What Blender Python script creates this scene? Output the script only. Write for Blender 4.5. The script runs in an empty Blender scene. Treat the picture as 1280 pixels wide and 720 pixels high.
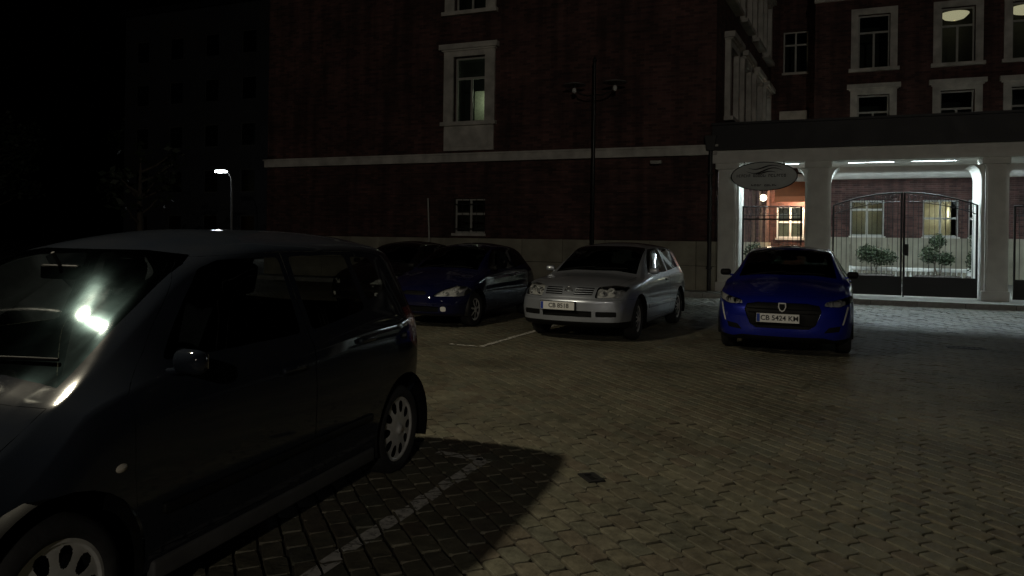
import bpy, bmesh, math, random
import numpy as np
from mathutils import Vector, Matrix
from mathutils.bvhtree import BVHTree
from mathutils.interpolate import poly_3d_calc
R = math.radians
random.seed(7); rng = np.random.default_rng(7)
S = bpy.context.scene
COL = S.collection

# ------------------------------------------------------------------ camera, sky, exposure
# world X runs along the brick facade (to the right), world Y runs away from the camera towards it
cam_d = bpy.data.cameras.new('camera'); cam = bpy.data.objects.new('camera', cam_d); COL.objects.link(cam)
cam_d.sensor_width = 36.0; cam_d.lens = 950 / 1280 * 36.0; cam_d.shift_y = -62 / 1280
cam_d.clip_start = 0.05; cam_d.clip_end = 600
cam.matrix_world = Matrix.Translation((0, 0, 1.48)) @ Matrix.Rotation(R(22.5), 4, 'Z') @ Matrix.Rotation(R(90), 4, 'X') @ Matrix.Rotation(R(0.81), 4, 'Z')
S.camera = cam
W = bpy.data.worlds.new('World'); S.world = W; W.use_nodes = True
nt = W.node_tree
sky = nt.nodes.new('ShaderNodeTexSky'); sky.sky_type = 'NISHITA'; sky.sun_disc = False
sky.sun_elevation = R(-6); sky.sun_rotation = R(200); sky.altitude = 500
bg = nt.nodes['Background']; bg.inputs['Strength'].default_value = 0.05
nt.links.new(sky.outputs[0], bg.inputs[0])
S.view_settings.view_transform = 'Standard'; S.view_settings.look = 'None'
S.view_settings.exposure = 0.0; S.view_settings.gamma = 1.0; S.view_settings.use_curve_mapping = False
S.cycles.use_denoising = True
S.cycles.max_bounces = 6; S.cycles.transparent_max_bounces = 12
S.cycles.sample_clamp_indirect = 2.0
S.cycles.caustics_reflective = False; S.cycles.caustics_refractive = False

LAMP_A = 920.0      # lit street lamp left of the dark car (above the frame)
LAMP_B = 3000.0      # lit street lamp behind the camera
STRIP = 380.0         # fluorescent strips under the portico

# ------------------------------------------------------------------ helpers
def tag(o, label=None, cat=None, group=None, kind=None):
    if label: o['label'] = label
    if cat: o['category'] = cat
    if group: o['group'] = group
    if kind: o['kind'] = kind
    return o
def thing(name, label, cat, loc=(0, 0, 0), rz=0.0, group=None):
    o = bpy.data.objects.new(name, None); COL.objects.link(o)
    o.location = loc; o.rotation_euler = (0, 0, rz); o.empty_display_size = 0.2
    return tag(o, label, cat, group)
def link(name, me, parent=None, loc=None, rot=None):
    o = bpy.data.objects.new(name, me); COL.objects.link(o)
    if parent is not None: o.parent = parent
    if loc is not None: o.location = loc
    if rot is not None: o.rotation_euler = rot
    return o
class MB:
    """collects simple shapes, builds ONE mesh"""
    def __init__(s, T=None): s.v = []; s.f = []; s.sm = []; s.T = T
    def add(s, vs, fs, smooth=False):
        b = len(s.v)
        for p in vs:
            p = Vector(p); s.v.append(tuple(s.T @ p) if s.T is not None else tuple(p))
        for f in fs: s.f.append(tuple(b + i for i in f)); s.sm.append(smooth)
        return s
    def box(s, x0, x1, y0, y1, z0, z1, ch=0.0):
        if ch <= 0:
            vs = [(x, y, z) for z in (z0, z1) for y in (y0, y1) for x in (x0, x1)]
            return s.add(vs, [(0, 2, 3, 1), (4, 5, 7, 6), (0, 1, 5, 4), (2, 6, 7, 3), (0, 4, 6, 2), (1, 3, 7, 5)])
        bm = bmesh.new(); bmesh.ops.create_cube(bm, size=1)
        for v in bm.verts: v.co = Vector(((x0 + x1) / 2 + v.co.x * (x1 - x0), (y0 + y1) / 2 + v.co.y * (y1 - y0), (z0 + z1) / 2 + v.co.z * (z1 - z0)))
        bmesh.ops.bevel(bm, geom=bm.edges[:], offset=ch, segments=3, affect='EDGES', profile=.5)
        bm.verts.index_update()
        s.add([v.co for v in bm.verts], [[v.index for v in f.verts] for f in bm.faces], True); bm.free(); return s
    def quad(s, a, b, c, d): return s.add([a, b, c, d], [(0, 1, 2, 3)])
    def tube(s, pts, rad, n=8, closed=False, caps=True):
        pts = [Vector(p) for p in pts]
        rs = rad if isinstance(rad, (list, tuple)) else [rad] * len(pts)
        vs = []; up = None
        for i, p in enumerate(pts):
            if closed: d = pts[(i + 1) % len(pts)] - pts[i - 1]
            else: d = pts[min(i + 1, len(pts) - 1)] - pts[max(i - 1, 0)]
            d.normalize()
            if up is None: up = Vector((0, 0, 1)) if abs(d.z) < .9 else Vector((1, 0, 0))
            a = d.cross(up).normalized(); b = d.cross(a).normalized(); up = -b if b.dot(up) < 0 else b
            for k in range(n):
                t = 2 * math.pi * k / n; vs.append(p + (a * math.cos(t) + up * math.sin(t)) * rs[i])
        fs = []
        m = len(pts)
        for i in range(m if closed else m - 1):
            j = (i + 1) % m
            for k in range(n): fs.append((i * n + k, i * n + (k + 1) % n, j * n + (k + 1) % n, j * n + k))
        s.add(vs, fs, True)
        if caps and not closed:
            s.add(vs[:n], [tuple(range(n))]); s.add(vs[-n:], [tuple(range(n))])
        return s
    def lathe(s, prof, n=24, M=None, smooth=True):
        """prof: (r, h) about local Z, placed by M"""
        M = M or Matrix(); vs = []; fs = []
        for r, h in prof:
            for k in range(n):
                t = 2 * math.pi * k / n; vs.append(M @ Vector((r * math.cos(t), r * math.sin(t), h)))
        for i in range(len(prof) - 1):
            for k in range(n): fs.append((i * n + k, i * n + (k + 1) % n, (i + 1) * n + (k + 1) % n, (i + 1) * n + k))
        return s.add(vs, fs, smooth)
    def prism(s, poly, y0, y1):
        """poly in (x, z), extruded along y"""
        n = len(poly); vs = [(x, y0, z) for x, z in poly] + [(x, y1, z) for x, z in poly]
        return s.add(vs, [tuple(range(n)), tuple(range(2 * n - 1, n - 1, -1))] + [(i, n + i, n + (i + 1) % n, (i + 1) % n) for i in range(n)])
    def build(s, name, mat, parent=None, loc=None, rot=None, recalc=True):
        me = bpy.data.meshes.new(name); me.from_pydata(s.v, [], s.f)
        me.polygons.foreach_set('use_smooth', s.sm)
        if recalc:
            bm = bmesh.new(); bm.from_mesh(me); bmesh.ops.recalc_face_normals(bm, faces=bm.faces[:]); bm.to_mesh(me); bm.free()
        if mat is not None: me.materials.append(mat)
        me.update()
        return link(name, me, parent, loc, rot)

# ------------------------------------------------------------------ materials
def nmat(name):
    m = bpy.data.materials.new(name); m.use_nodes = True
    return m, m.node_tree, m.node_tree.nodes['Principled BSDF']
def nd(t, typ, **kw):
    n = t.nodes.new(typ)
    for k, v in kw.items(): setattr(n, k, v)
    return n
def simple(name, col, rough=.6, metal=0.0, var=.25, scale=6.0, bump=0.0, bscale=60., coat=0.0, spec=.5, rvar=.1):
    m, t, b = nmat(name)
    b.inputs['Metallic'].default_value = metal; b.inputs['Specular IOR Level'].default_value = spec
    if coat: b.inputs['Coat Weight'].default_value = coat; b.inputs['Coat Roughness'].default_value = .06
    tc = nd(t, 'ShaderNodeTexCoord')
    no = nd(t, 'ShaderNodeTexNoise'); no.inputs['Scale'].default_value = scale; no.inputs['Detail'].default_value = 6
    t.links.new(tc.outputs['Object'], no.inputs['Vector'])
    cr = nd(t, 'ShaderNodeValToRGB')
    cr.color_ramp.elements[0].position = .3; cr.color_ramp.elements[1].position = .7
    cr.color_ramp.elements[0].color = (*[c * (1 - var) for c in col], 1); cr.color_ramp.elements[1].color = (*[min(1, c * (1 + var)) for c in col], 1)
    t.links.new(no.outputs['Fac'], cr.inputs[0]); t.links.new(cr.outputs[0], b.inputs['Base Color'])
    mr = nd(t, 'ShaderNodeMapRange'); mr.inputs[3].default_value = max(.02, rough - rvar); mr.inputs[4].default_value = min(1, rough + rvar)
    t.links.new(no.outputs['Fac'], mr.inputs[0]); t.links.new(mr.outputs[0], b.inputs['Roughness'])
    if bump:
        n2 = nd(t, 'ShaderNodeTexNoise'); n2.inputs['Scale'].default_value = bscale; n2.inputs['Detail'].default_value = 4
        t.links.new(tc.outputs['Object'], n2.inputs['Vector'])
        bp = nd(t, 'ShaderNodeBump'); bp.inputs['Strength'].default_value = bump; bp.inputs['Distance'].default_value = .01
        t.links.new(n2.outputs['Fac'], bp.inputs['Height']); t.links.new(bp.outputs[0], b.inputs['Normal'])
    return m
def glass(name, tint, refl=1.0, rough=.03, smear=False):
    m, t, b = nmat(name)
    t.nodes.remove(b); out = t.nodes['Material Output']
    tr = nd(t, 'ShaderNodeBsdfTransparent'); tr.inputs[0].default_value = (*tint, 1)
    gl = nd(t, 'ShaderNodeBsdfGlossy'); gl.inputs['Roughness'].default_value = rough
    gl.inputs[0].default_value = (.95, .97, 1, 1)
    fr = nd(t, 'ShaderNodeFresnel'); fr.inputs[0].default_value = 1.5
    mx = nd(t, 'ShaderNodeMixShader')
    t.links.new(fr.outputs[0], mx.inputs[0]); t.links.new(tr.outputs[0], mx.inputs[1]); t.links.new(gl.outputs[0], mx.inputs[2])
    last = mx
    if smear:   # thin film of road dirt on the outside
        tc = nd(t, 'ShaderNodeTexCoord'); mp = nd(t, 'ShaderNodeMapping'); mp.inputs['Scale'].default_value = (2.5, 1.2, 1.2)
        t.links.new(tc.outputs['Object'], mp.inputs[0])
        no = nd(t, 'ShaderNodeTexNoise'); no.inputs['Scale'].default_value = 3; no.inputs['Detail'].default_value = 5
        t.links.new(mp.outputs[0], no.inputs['Vector'])
        mr = nd(t, 'ShaderNodeMapRange'); mr.inputs[1].default_value = .35; mr.inputs[2].default_value = .8; mr.inputs[3].default_value = .003; mr.inputs[4].default_value = .014
        t.links.new(no.outputs['Fac'], mr.inputs[0])
        g2 = nd(t, 'ShaderNodeBsdfGlossy'); g2.inputs['Roughness'].default_value = .13; g2.inputs[0].default_value = (.5, .8, .85, 1)
        m2 = nd(t, 'ShaderNodeMixShader')
        t.links.new(mr.outputs[0], m2.inputs[0]); t.links.new(mx.outputs[0], m2.inputs[1]); t.links.new(g2.outputs[0], m2.inputs[2]); last = m2
    t.links.new(last.outputs[0], out.inputs[0])
    return m
def emis(name, col, strength):
    m, t, b = nmat(name)
    b.inputs['Base Color'].default_value = (*col, 1); b.inputs['Emission Color'].default_value = (*col, 1); b.inputs['Emission Strength'].default_value = strength
    return m
def brick_mat(name, c1, c2, mortar):
    m, t, b = nmat(name)
    ge = nd(t, 'ShaderNodeNewGeometry'); sx = nd(t, 'ShaderNodeSeparateXYZ'); t.links.new(ge.outputs['Position'], sx.inputs[0])
    ad = nd(t, 'ShaderNodeMath', operation='ADD'); t.links.new(sx.outputs[0], ad.inputs[0]); t.links.new(sx.outputs[1], ad.inputs[1])
    cb = nd(t, 'ShaderNodeCombineXYZ'); t.links.new(ad.outputs[0], cb.inputs[0]); t.links.new(sx.outputs[2], cb.inputs[1])
    br = nd(t, 'ShaderNodeTexBrick'); br.inputs['Color1'].default_value = (*c1, 1); br.inputs['Color2'].default_value = (*c2, 1); br.inputs['Mortar'].default_value = (*mortar, 1)
    br.inputs['Scale'].default_value = 1; br.inputs['Mortar Size'].default_value = .006; br.inputs['Brick Width'].default_value = .25; br.inputs['Row Height'].default_value = .075; br.inputs['Mortar Smooth'].default_value = .2
    t.links.new(cb.outputs[0], br.inputs['Vector'])
    no = nd(t, 'ShaderNodeTexNoise'); no.inputs['Scale'].default_value = .9; no.inputs['Detail'].default_value = 7; t.links.new(ge.outputs['Position'], no.inputs['Vector'])
    mr = nd(t, 'ShaderNodeMapRange'); mr.inputs[1].default_value = .3; mr.inputs[2].default_value = .7; mr.inputs[3].default_value = .6; mr.inputs[4].default_value = 1.25; t.links.new(no.outputs['Fac'], mr.inputs[0])
    mp = nd(t, 'ShaderNodeMapping'); mp.inputs['Scale'].default_value = (2.2, 2.2, .16); t.links.new(ge.outputs['Position'], mp.inputs[0])   # rain streaks
    n4 = nd(t, 'ShaderNodeTexNoise'); n4.inputs['Scale'].default_value = 1.6; n4.inputs['Detail'].default_value = 5; t.links.new(mp.outputs[0], n4.inputs['Vector'])
    m4 = nd(t, 'ShaderNodeMapRange'); m4.inputs[1].default_value = .35; m4.inputs[2].default_value = .6; m4.inputs[3].default_value = .62; m4.inputs[4].default_value = 1.1; t.links.new(n4.outputs['Fac'], m4.inputs[0])
    mm = nd(t, 'ShaderNodeMath', operation='MULTIPLY'); t.links.new(mr.outputs[0], mm.inputs[0]); t.links.new(m4.outputs[0], mm.inputs[1])
    mu = nd(t, 'ShaderNodeMix', data_type='RGBA', blend_type='MULTIPLY'); mu.inputs[0].default_value = 1
    t.links.new(br.outputs['Color'], mu.inputs[6]); t.links.new(mm.outputs[0], mu.inputs[7]); t.links.new(mu.outputs[2], b.inputs['Base Color'])
    b.inputs['Roughness'].default_value = .85
    bp = nd(t, 'ShaderNodeBump'); bp.inputs['Strength'].default_value = .8; bp.inputs['Distance'].default_value = .008; bp.invert = True
    t.links.new(br.outputs['Fac'], bp.inputs['Height']); t.links.new(bp.outputs[0], b.inputs['Normal'])
    return m
def paver_mat():
    m, t, b = nmat('sett_stone')
    oi = nd(t, 'ShaderNodeObjectInfo'); ge = nd(t, 'ShaderNodeNewGeometry')
    ad = nd(t, 'ShaderNodeMath', operation='ADD'); t.links.new(oi.outputs['Random'], ad.inputs[0]); t.links.new(ge.outputs['Random Per Island'], ad.inputs[1])
    fr = nd(t, 'ShaderNodeMath', operation='FRACT'); t.links.new(ad.outputs[0], fr.inputs[0])
    cr = nd(t, 'ShaderNodeValToRGB'); e = cr.color_ramp.elements
    e[0].position = 0; e[0].color = (.128, .124, .088, 1); e[1].position = 1; e[1].color = (.150, .140, .104, 1)
    for p, c in ((.2, (.172, .160, .110, 1)), (.4, (.140, .118, .084, 1)), (.55, (.190, .176, .124, 1)), (.7, (.132, .130, .095, 1)), (.85, (.160, .143, .098, 1))):
        x = e.new(p); x.color = c
    t.links.new(fr.outputs[0], cr.inputs[0])
    no = nd(t, 'ShaderNodeTexNoise'); no.inputs['Scale'].default_value = 14; no.inputs['Detail'].default_value = 8; t.links.new(ge.outputs['Position'], no.inputs['Vector'])
    n3 = nd(t, 'ShaderNodeTexNoise'); n3.inputs['Scale'].default_value = .8; n3.inputs['Detail'].default_value = 4; t.links.new(ge.outputs['Position'], n3.inputs['Vector'])
    a2 = nd(t, 'ShaderNodeMath', operation='ADD'); t.links.new(no.outputs['Fac'], a2.inputs[0]); t.links.new(n3.outputs['Fac'], a2.inputs[1])
    mr = nd(t, 'ShaderNodeMapRange'); mr.inputs[1].default_value = .65; mr.inputs[2].default_value = 1.35; mr.inputs[3].default_value = .38; mr.inputs[4].default_value = 1.16; t.links.new(a2.outputs[0], mr.inputs[0])
    n5 = nd(t, 'ShaderNodeTexNoise'); n5.inputs['Scale'].default_value = .45; n5.inputs['Detail'].default_value = 6; n5.inputs['Roughness'].default_value = .65; t.links.new(ge.outputs['Position'], n5.inputs['Vector'])   # oil and dirt stains
    m5 = nd(t, 'ShaderNodeMapRange'); m5.inputs[1].default_value = .54; m5.inputs[2].default_value = .68; m5.inputs[3].default_value = 1.0; m5.inputs[4].default_value = .55; t.links.new(n5.outputs['Fac'], m5.inputs[0])
    m6 = nd(t, 'ShaderNodeMath', operation='MULTIPLY'); t.links.new(mr.outputs[0], m6.inputs[0]); t.links.new(m5.outputs[0], m6.inputs[1])
    mu = nd(t, 'ShaderNodeMix', data_type='RGBA', blend_type='MULTIPLY'); mu.inputs[0].default_value = 1
    t.links.new(cr.outputs[0], mu.inputs[6]); t.links.new(m6.outputs[0], mu.inputs[7]); t.links.new(mu.outputs[2], b.inputs['Base Color'])
    r2 = nd(t, 'ShaderNodeMapRange'); r2.inputs[3].default_value = .42; r2.inputs[4].default_value = .75; t.links.new(no.outputs['Fac'], r2.inputs[0]); t.links.new(r2.outputs[0], b.inputs['Roughness'])
    n2 = nd(t, 'ShaderNodeTexNoise'); n2.inputs['Scale'].default_value = 45; n2.inputs['Detail'].default_value = 5; t.links.new(ge.outputs['Position'], n2.inputs['Vector'])
    bp = nd(t, 'ShaderNodeBump'); bp.inputs['Strength'].default_value = .5; bp.inputs['Distance'].default_value = .012
    t.links.new(n2.outputs['Fac'], bp.inputs['Height']); t.links.new(bp.outputs[0], b.inputs['Normal'])
    return m
def paint(name, col, metal=.0, rough=.3, coat=1.0, spec=.5):
    m, t, b = nmat(name)
    tc = nd(t, 'ShaderNodeTexCoord'); no = nd(t, 'ShaderNodeTexNoise'); no.inputs['Scale'].default_value = 2.5; no.inputs['Detail'].default_value = 6
    t.links.new(tc.outputs['Object'], no.inputs['Vector'])
    dirt = nd(t, 'ShaderNodeMapRange'); dirt.inputs[1].default_value = .35; dirt.inputs[2].default_value = .75; dirt.inputs[3].default_value = 0; dirt.inputs[4].default_value = .18
    t.links.new(no.outputs['Fac'], dirt.inputs[0])
    mx = nd(t, 'ShaderNodeMix', data_type='RGBA'); mx.inputs[6].default_value = (*col, 1); mx.inputs[7].default_value = (.06, .055, .05, 1)
    t.links.new(dirt.outputs[0], mx.inputs[0]); t.links.new(mx.outputs[2], b.inputs['Base Color'])
    b.inputs['Metallic'].default_value = metal; b.inputs['Roughness'].default_value = rough
    b.inputs['Coat Weight'].default_value = coat; b.inputs['Specular IOR Level'].default_value = spec
    r = nd(t, 'ShaderNodeMapRange'); r.inputs[3].default_value = .025; r.inputs[4].default_value = .09; t.links.new(no.outputs['Fac'], r.inputs[0]); t.links.new(r.outputs[0], b.inputs['Coat Roughness'])
    return m
M = {}
M['brick'] = brick_mat('red_brick', (.150, .072, .062), (.066, .032, .029), (.105, .078, .068))
M['stone'] = simple('pale_stone', (.60, .58, .53), .8, var=.28, scale=2.5, bump=.25, bscale=25)
M['plinth'] = simple('plinth_stone', (.34, .32, .25), .85, var=.25, scale=1.8, bump=.4, bscale=18)
M['stucco'] = simple('cream_stucco', (.76, .75, .70), .75, var=.10, scale=3, bump=.15, bscale=40)
M['kerb'] = simple('kerb_granite', (.36, .36, .34), .75, var=.2, scale=8, bump=.3, bscale=50)
M['joint'] = simple('joint_sand', (.055, .048, .036), .95, var=.3, scale=20, bump=.3, bscale=120)
M['sett'] = paver_mat()
M['pavement'] = simple('pavement_concrete', (.24, .23, .21), .8, var=.2, scale=4, bump=.3, bscale=60)
M['line'] = simple('worn_white_paint', (.60, .58, .53), .75, var=.2, scale=25)
def worn(m, lo, hi):
    t = m.node_tree; b = t.nodes['Principled BSDF']; out = t.nodes['Material Output']
    ge = nd(t, 'ShaderNodeNewGeometry'); tr = nd(t, 'ShaderNodeBsdfTransparent'); mx = nd(t, 'ShaderNodeMixShader')
    a = nd(t, 'ShaderNodeTexNoise'); a.inputs['Scale'].default_value = 22; a.inputs['Detail'].default_value = 8; a.inputs['Roughness'].default_value = .7
    t.links.new(ge.outputs['Position'], a.inputs['Vector'])
    mr = nd(t, 'ShaderNodeMapRange'); mr.inputs[1].default_value = lo; mr.inputs[2].default_value = hi; t.links.new(a.outputs['Fac'], mr.inputs[0])
    t.links.new(mr.outputs[0], mx.inputs[0]); t.links.new(tr.outputs[0], mx.inputs[1]); t.links.new(b.outputs[0], mx.inputs[2]); t.links.new(mx.outputs[0], out.inputs[0])
worn(M['line'], .34, .50)
M['iron'] = simple('black_iron', (.010, .010, .010), .6, metal=0, var=.3, scale=20)
M['slate'] = simple('dark_roof_metal', (.016, .016, .018), .6, var=.3, scale=3)
M['wframe'] = simple('white_window_paint', (.48, .48, .44), .5, var=.08, scale=10)
M['dframe'] = simple('grey_window_paint', (.30, .31, .31), .5, var=.1, scale=10)
M['pane'] = glass('window_glass', (.72, .76, .74))
M['room'] = simple('room_plaster', (.45, .43, .36), .9, var=.1)
M['roomdark'] = simple('unlit_room', (.10, .10, .09), .9, var=.1)
M['green'] = simple('pale_green_curtain', (.52, .54, .42), .9, var=.15, scale=12)
M['blk'] = simple('black_plastic', (.007, .007, .007), .55, var=.3, scale=15, spec=.15)
M['sill'] = simple('grey_sill_plastic', (.055, .055, .055), .7, var=.2, scale=8)
M['rubber'] = simple('tyre_rubber', (.016, .016, .016), .8, var=.3, scale=30, bump=.2)
M['rim'] = simple('silver_wheel', (.60, .60, .58), .42, metal=.25, var=.15, scale=20)
M['seat'] = simple('seat_cloth', (.035, .035, .04), .9, var=.2, scale=30)
M['chrome'] = simple('chrome', (.75, .76, .78), .12, metal=1.0, var=.05, rvar=.03)
M['reflector'] = simple('lamp_reflector', (.62, .62, .60), .35, metal=.25, var=.1, scale=30)
M['lens'] = glass('clear_lens', (.90, .91, .92), rough=.05)
M['redlens'] = simple('red_lamp_lens', (.16, .008, .006), .2, var=.1, coat=1)
M['amber'] = simple('indicator_lens', (.60, .56, .48), .25, var=.05, coat=1)
M['cglass'] = glass('car_glass', (.26, .30, .30), rough=.02)
M['aglass'] = glass('near_car_glass', (.66, .68, .66), rough=.02)
M['wglass'] = glass('windscreen_glass', (.38, .44, .44), rough=.035, smear=True)
M['plate'] = simple('plate_white', (.68, .68, .66), .45, var=.05, scale=20)
M['eu'] = simple('plate_blue', (.02, .05, .30), .45, var=.05)
M['ink'] = simple('black_ink', (.015, .015, .015), .6, var=.1)
M['pipe'] = simple('downpipe', (.02, .02, .02), .5, var=.2)
M['sign'] = simple('sign_grey', (.50, .52, .50), .5, var=.08, scale=4)
M['signink'] = simple('sign_lettering', (.018, .016, .014), .6, var=.1)
M['bark'] = simple('bark', (.10, .085, .065), .9, var=.35, scale=10, bump=.5, bscale=20)
M['leaf'] = simple('leaf', (.03, .045, .02), .6, var=.35, scale=3)
M['terracotta'] = simple('planter_dark', (.06, .05, .045), .7, var=.2)
M['white'] = simple('white_rail_paint', (.78, .78, .74), .5, var=.06)
M['awning'] = simple('orange_awning', (.55, .20, .09), .8, var=.1, scale=4)
M['pole'] = simple('lamp_post_paint', (.025, .027, .026), .38, metal=.2, var=.2, scale=12)
M['shade'] = simple('lamp_shade_grey', (.22, .22, .22), .4, var=.1)
M['opal'] = simple('opal_bulb', (.72, .72, .70), .2, var=.02, coat=1)
M['far'] = simple('far_render', (.05, .052, .056), .9, var=.2, scale=.5)
M['lit_lamp'] = emis('lit_street_bulb', (1.0, .86, .64), 60)
M['lit_cool'] = emis('lit_cool_lamp', (.90, .97, 1.0), 30)
M['tube'] = emis('fluorescent_tube', (.78, .95, 1.0), STRIP)
M['globe'] = emis('lit_globe', (1.0, .88, .66), 6)
M['chand'] = emis('lit_ceiling_bowl', (1.0, .86, .55), .6)
M['tube_back'] = emis('rear_fluorescent_tube', (.80, .95, 1.0), 40.0)

def lamp(name, parent, loc, power, col, rad, spot=0):
    l = bpy.data.lights.new(name, 'SPOT' if spot else 'POINT'); l.energy = power; l.color = col; l.shadow_soft_size = rad
    if spot: l.spot_size = R(spot); l.spot_blend = .5
    o = bpy.data.objects.new(name, l); COL.objects.link(o); o.parent = parent; o.location = loc
    return o

# ------------------------------------------------------------------ ground
KERB_V = 20.35
def sheet(name, x0, x1, y0, y1, z, mat):
    o = MB().quad((x0, y0, z), (x1, y0, z), (x1, y1, z), (x0, y1, z)).build(name, mat, recalc=False)
    return tag(o, kind='structure')
ground = sheet('ground', -160, 160, -60, 260, -.03, M['joint'])
courtyard = sheet('courtyard_paving', -30, 22, -8, KERB_V, -.014, M['joint'])
# setts: rows run at 45 degrees to the facade
A1 = Vector((1, -1, 0)).normalized(); A2 = Vector((1, 1, 0)).normalized()
LX, LY = .192, .116
CA, SA = math.cos(R(22.5)), math.sin(R(22.5))
def camxy(x, y): return x * CA + y * SA, -x * SA + y * CA
# footprint of the near dark car, to skip what it hides when the 300 single setts are picked
A_POS = (-3.18, 2.71); A_ROT = R(4)
def under_a(x, y):
    dx, dy = x - A_POS[0], y - A_POS[1]; c, s = math.cos(-A_ROT), math.sin(-A_ROT)
    lx, ly = dx * c - dy * s, dx * s + dy * c
    return abs(lx) < .95 and abs(ly) < 1.9
cells = []
for j in range(-230, 340):
    off = (j % 2) * .5 + random.uniform(-.14, .14)
    for i in range(-190, 190):
        c = A1 * ((i + off) * LX) + A2 * (j * LY)
        if c.y > KERB_V - .14 or c.y < -3 or c.x < -21 or c.x > 16: continue
        X, D = camxy(c.x, c.y)
        if D < 1.2 or abs(X) > .82 * D + 1.6: continue
        cells.append((c.x, c.y, D, X))
def sett_shape(lx, ly, seed, full):
    r = random.Random(seed); hx, hy = lx / 2 - .0042, ly / 2 - .0075
    j = lambda a: a + r.uniform(-.005, .005)
    c = .014
    ring = [(hx - c, -hy), (hx, -hy + c), (hx, hy - c), (hx - c, hy), (-hx + c, hy), (-hx, hy - c), (-hx, -hy + c), (-hx + c, -hy)] if full else [(hx, -hy), (hx, hy), (-hx, hy), (-hx, -hy)]
    ring = [(j(x), j(y)) for x, y in ring]; n = len(ring); k = .90 if full else .89
    vs = [(x, y, -.014) for x, y in ring] + [(x, y, -.007) for x, y in ring] + [(x * .992, y * .985, -.0018) for x, y in ring] + [(x * .975, y * .96, .0004) for x, y in ring]
    if not full: vs = vs[:n] + vs[2 * n:]
    lv = len(vs) // n
    fs = [(a * n + i, a * n + (i + 1) % n, (a + 1) * n + (i + 1) % n, (a + 1) * n + i) for a in range(lv - 1) for i in range(n)]
    fs.append(tuple((lv - 1) * n + i for i in range(n)))
    return vs, fs
ANG = math.atan2(A1.y, A1.x)
vis = sorted([c for c in cells if c[2] > 2.9 and abs(c[3]) < .69 * c[2] and not under_a(c[0], c[1])], key=lambda c: c[2])
near = set((c[0], c[1]) for c in vis[:300])
setts_me = []
for k in range(10):
    vs, fs = sett_shape(LX, LY, k, True)
    me = bpy.data.meshes.new('paver'); me.from_pydata(vs, [], fs); me.materials.append(M['sett'])
    setts_me.append(me)
sett_z = {}
fv = []; ff = []
shapes = [sett_shape(LX, LY, 100 + k, False) for k in range(40)] ; shapes_full = [sett_shape(LX, LY, 200 + k, True) for k in range(40)]
for (x, y, D, X) in cells:
    z = random.uniform(-.0022, .0022) - (.006 if random.random() < .04 else 0); ta, tb = random.gauss(0, .008), random.gauss(0, .010)
    if (x, y) in near:
        o = link('paver', random.choice(setts_me), courtyard, (x, y, z), (tb, ta, ANG + random.gauss(0, .012)))
        continue
    vs, fs = random.choice(shapes_full if D < 6 else shapes)
    a = ANG + random.gauss(0, .012); ca, sa = math.cos(a), math.sin(a); b = len(fv)
    for vx, vy, vz in vs: fv.append((x + vx * ca - vy * sa, y + vx * sa + vy * ca, z + vz + vx * ta + vy * tb))
    for f in fs: ff.append(tuple(b + i for i in f))
me = bpy.data.meshes.new('paver_field'); me.from_pydata(fv, [], ff); me.materials.append(M['sett'])
tag(link('paver_field', me, courtyard), kind='stuff')

# worn painted bay lines: flakes of paint on the tops of the setts
def clip_half(poly, n, d):
    out = []
    for k in range(len(poly)):
        a, b = poly[k - 1], poly[k]; fa, fb = a.dot(n) - d, b.dot(n) - d
        if (fa <= 0) != (fb <= 0): out.append(a + (b - a) * (fa / (fa - fb)))
        if fb <= 0: out.append(b)
    return out
def paint_line(name, label, segs, wear, seed):
    r = random.Random(seed); mb = MB()
    for (x0, y0, x1, y1, wd) in segs:
        o = Vector((x0, y0, 0)); d = Vector((x1, y1, 0)) - o; Lg = d.length; d.normalize(); n = Vector((-d.y, d.x, 0))
        for c in cells:
            p = Vector((c[0], c[1], 0)); q = p - o
            if not (-.2 < q.dot(d) < Lg + .2 and abs(q.dot(n)) < wd / 2 + .16) or r.random() < wear: continue
            hx, hy = A1 * (LX * .455), A2 * (LY * .43); base = [p - hx - hy, p + hx - hy, p + hx + hy, p - hx + hy]; poly = []
            for k in range(4):
                for t in np.linspace(0, 1, 6)[:-1]: poly.append(base[k] + (base[(k + 1) % 4] - base[k]) * float(t) + Vector((r.gauss(0, .004), r.gauss(0, .004), 0)))
            w1, w2 = wd / 2 + r.uniform(-.012, .012), wd / 2 + r.uniform(-.012, .012)
            for nn, dd in ((n, o.dot(n) + w1), (-n, -o.dot(n) + w2), (-d, -o.dot(d)), (d, o.dot(d) + Lg)):
                poly = clip_half(poly, nn, dd)
                if len(poly) < 3: break
            if len(poly) >= 3: mb.add([v + Vector((0, 0, .008)) for v in poly], [tuple(range(len(poly)))])
    return tag(mb.build(name, M['line'], recalc=False), label, 'road marking', kind='stuff')
paint_line('parking_line', 'worn white bay line on the setts beside the near dark car', [(-2.03, 1.5, -2.09, 4.62, .09), (-2.45, 4.62, -2.09, 4.62, .08)], .04, 3)
paint_line('parking_line', 'thin white bay line ending in front of the dark blue car', [(-4.32, 9.38, -4.25, 13.6, .075), (-4.80, 9.40, -4.30, 9.38, .07)], .05, 4)

# pavement and kerb stones along the facade
tag(MB().box(-30, 20, KERB_V + .15, 60, -.02, .116).build('pavement', M['pavement']), kind='structure')
kerb = tag(MB().box(-30, 20, KERB_V + .01, KERB_V + .15, -.02, .105).build('kerb', M['joint']), kind='structure')
mb = MB().box(.004, .996, 0, .149, -.03, .125, .012)
k0 = mb.build('kerb_stone', M['kerb'], kerb, (-20, KERB_V, 0))
for k in range(1, 34): link('kerb_stone', k0.data, kerb, (-20 + k, KERB_V, 0))

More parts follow.
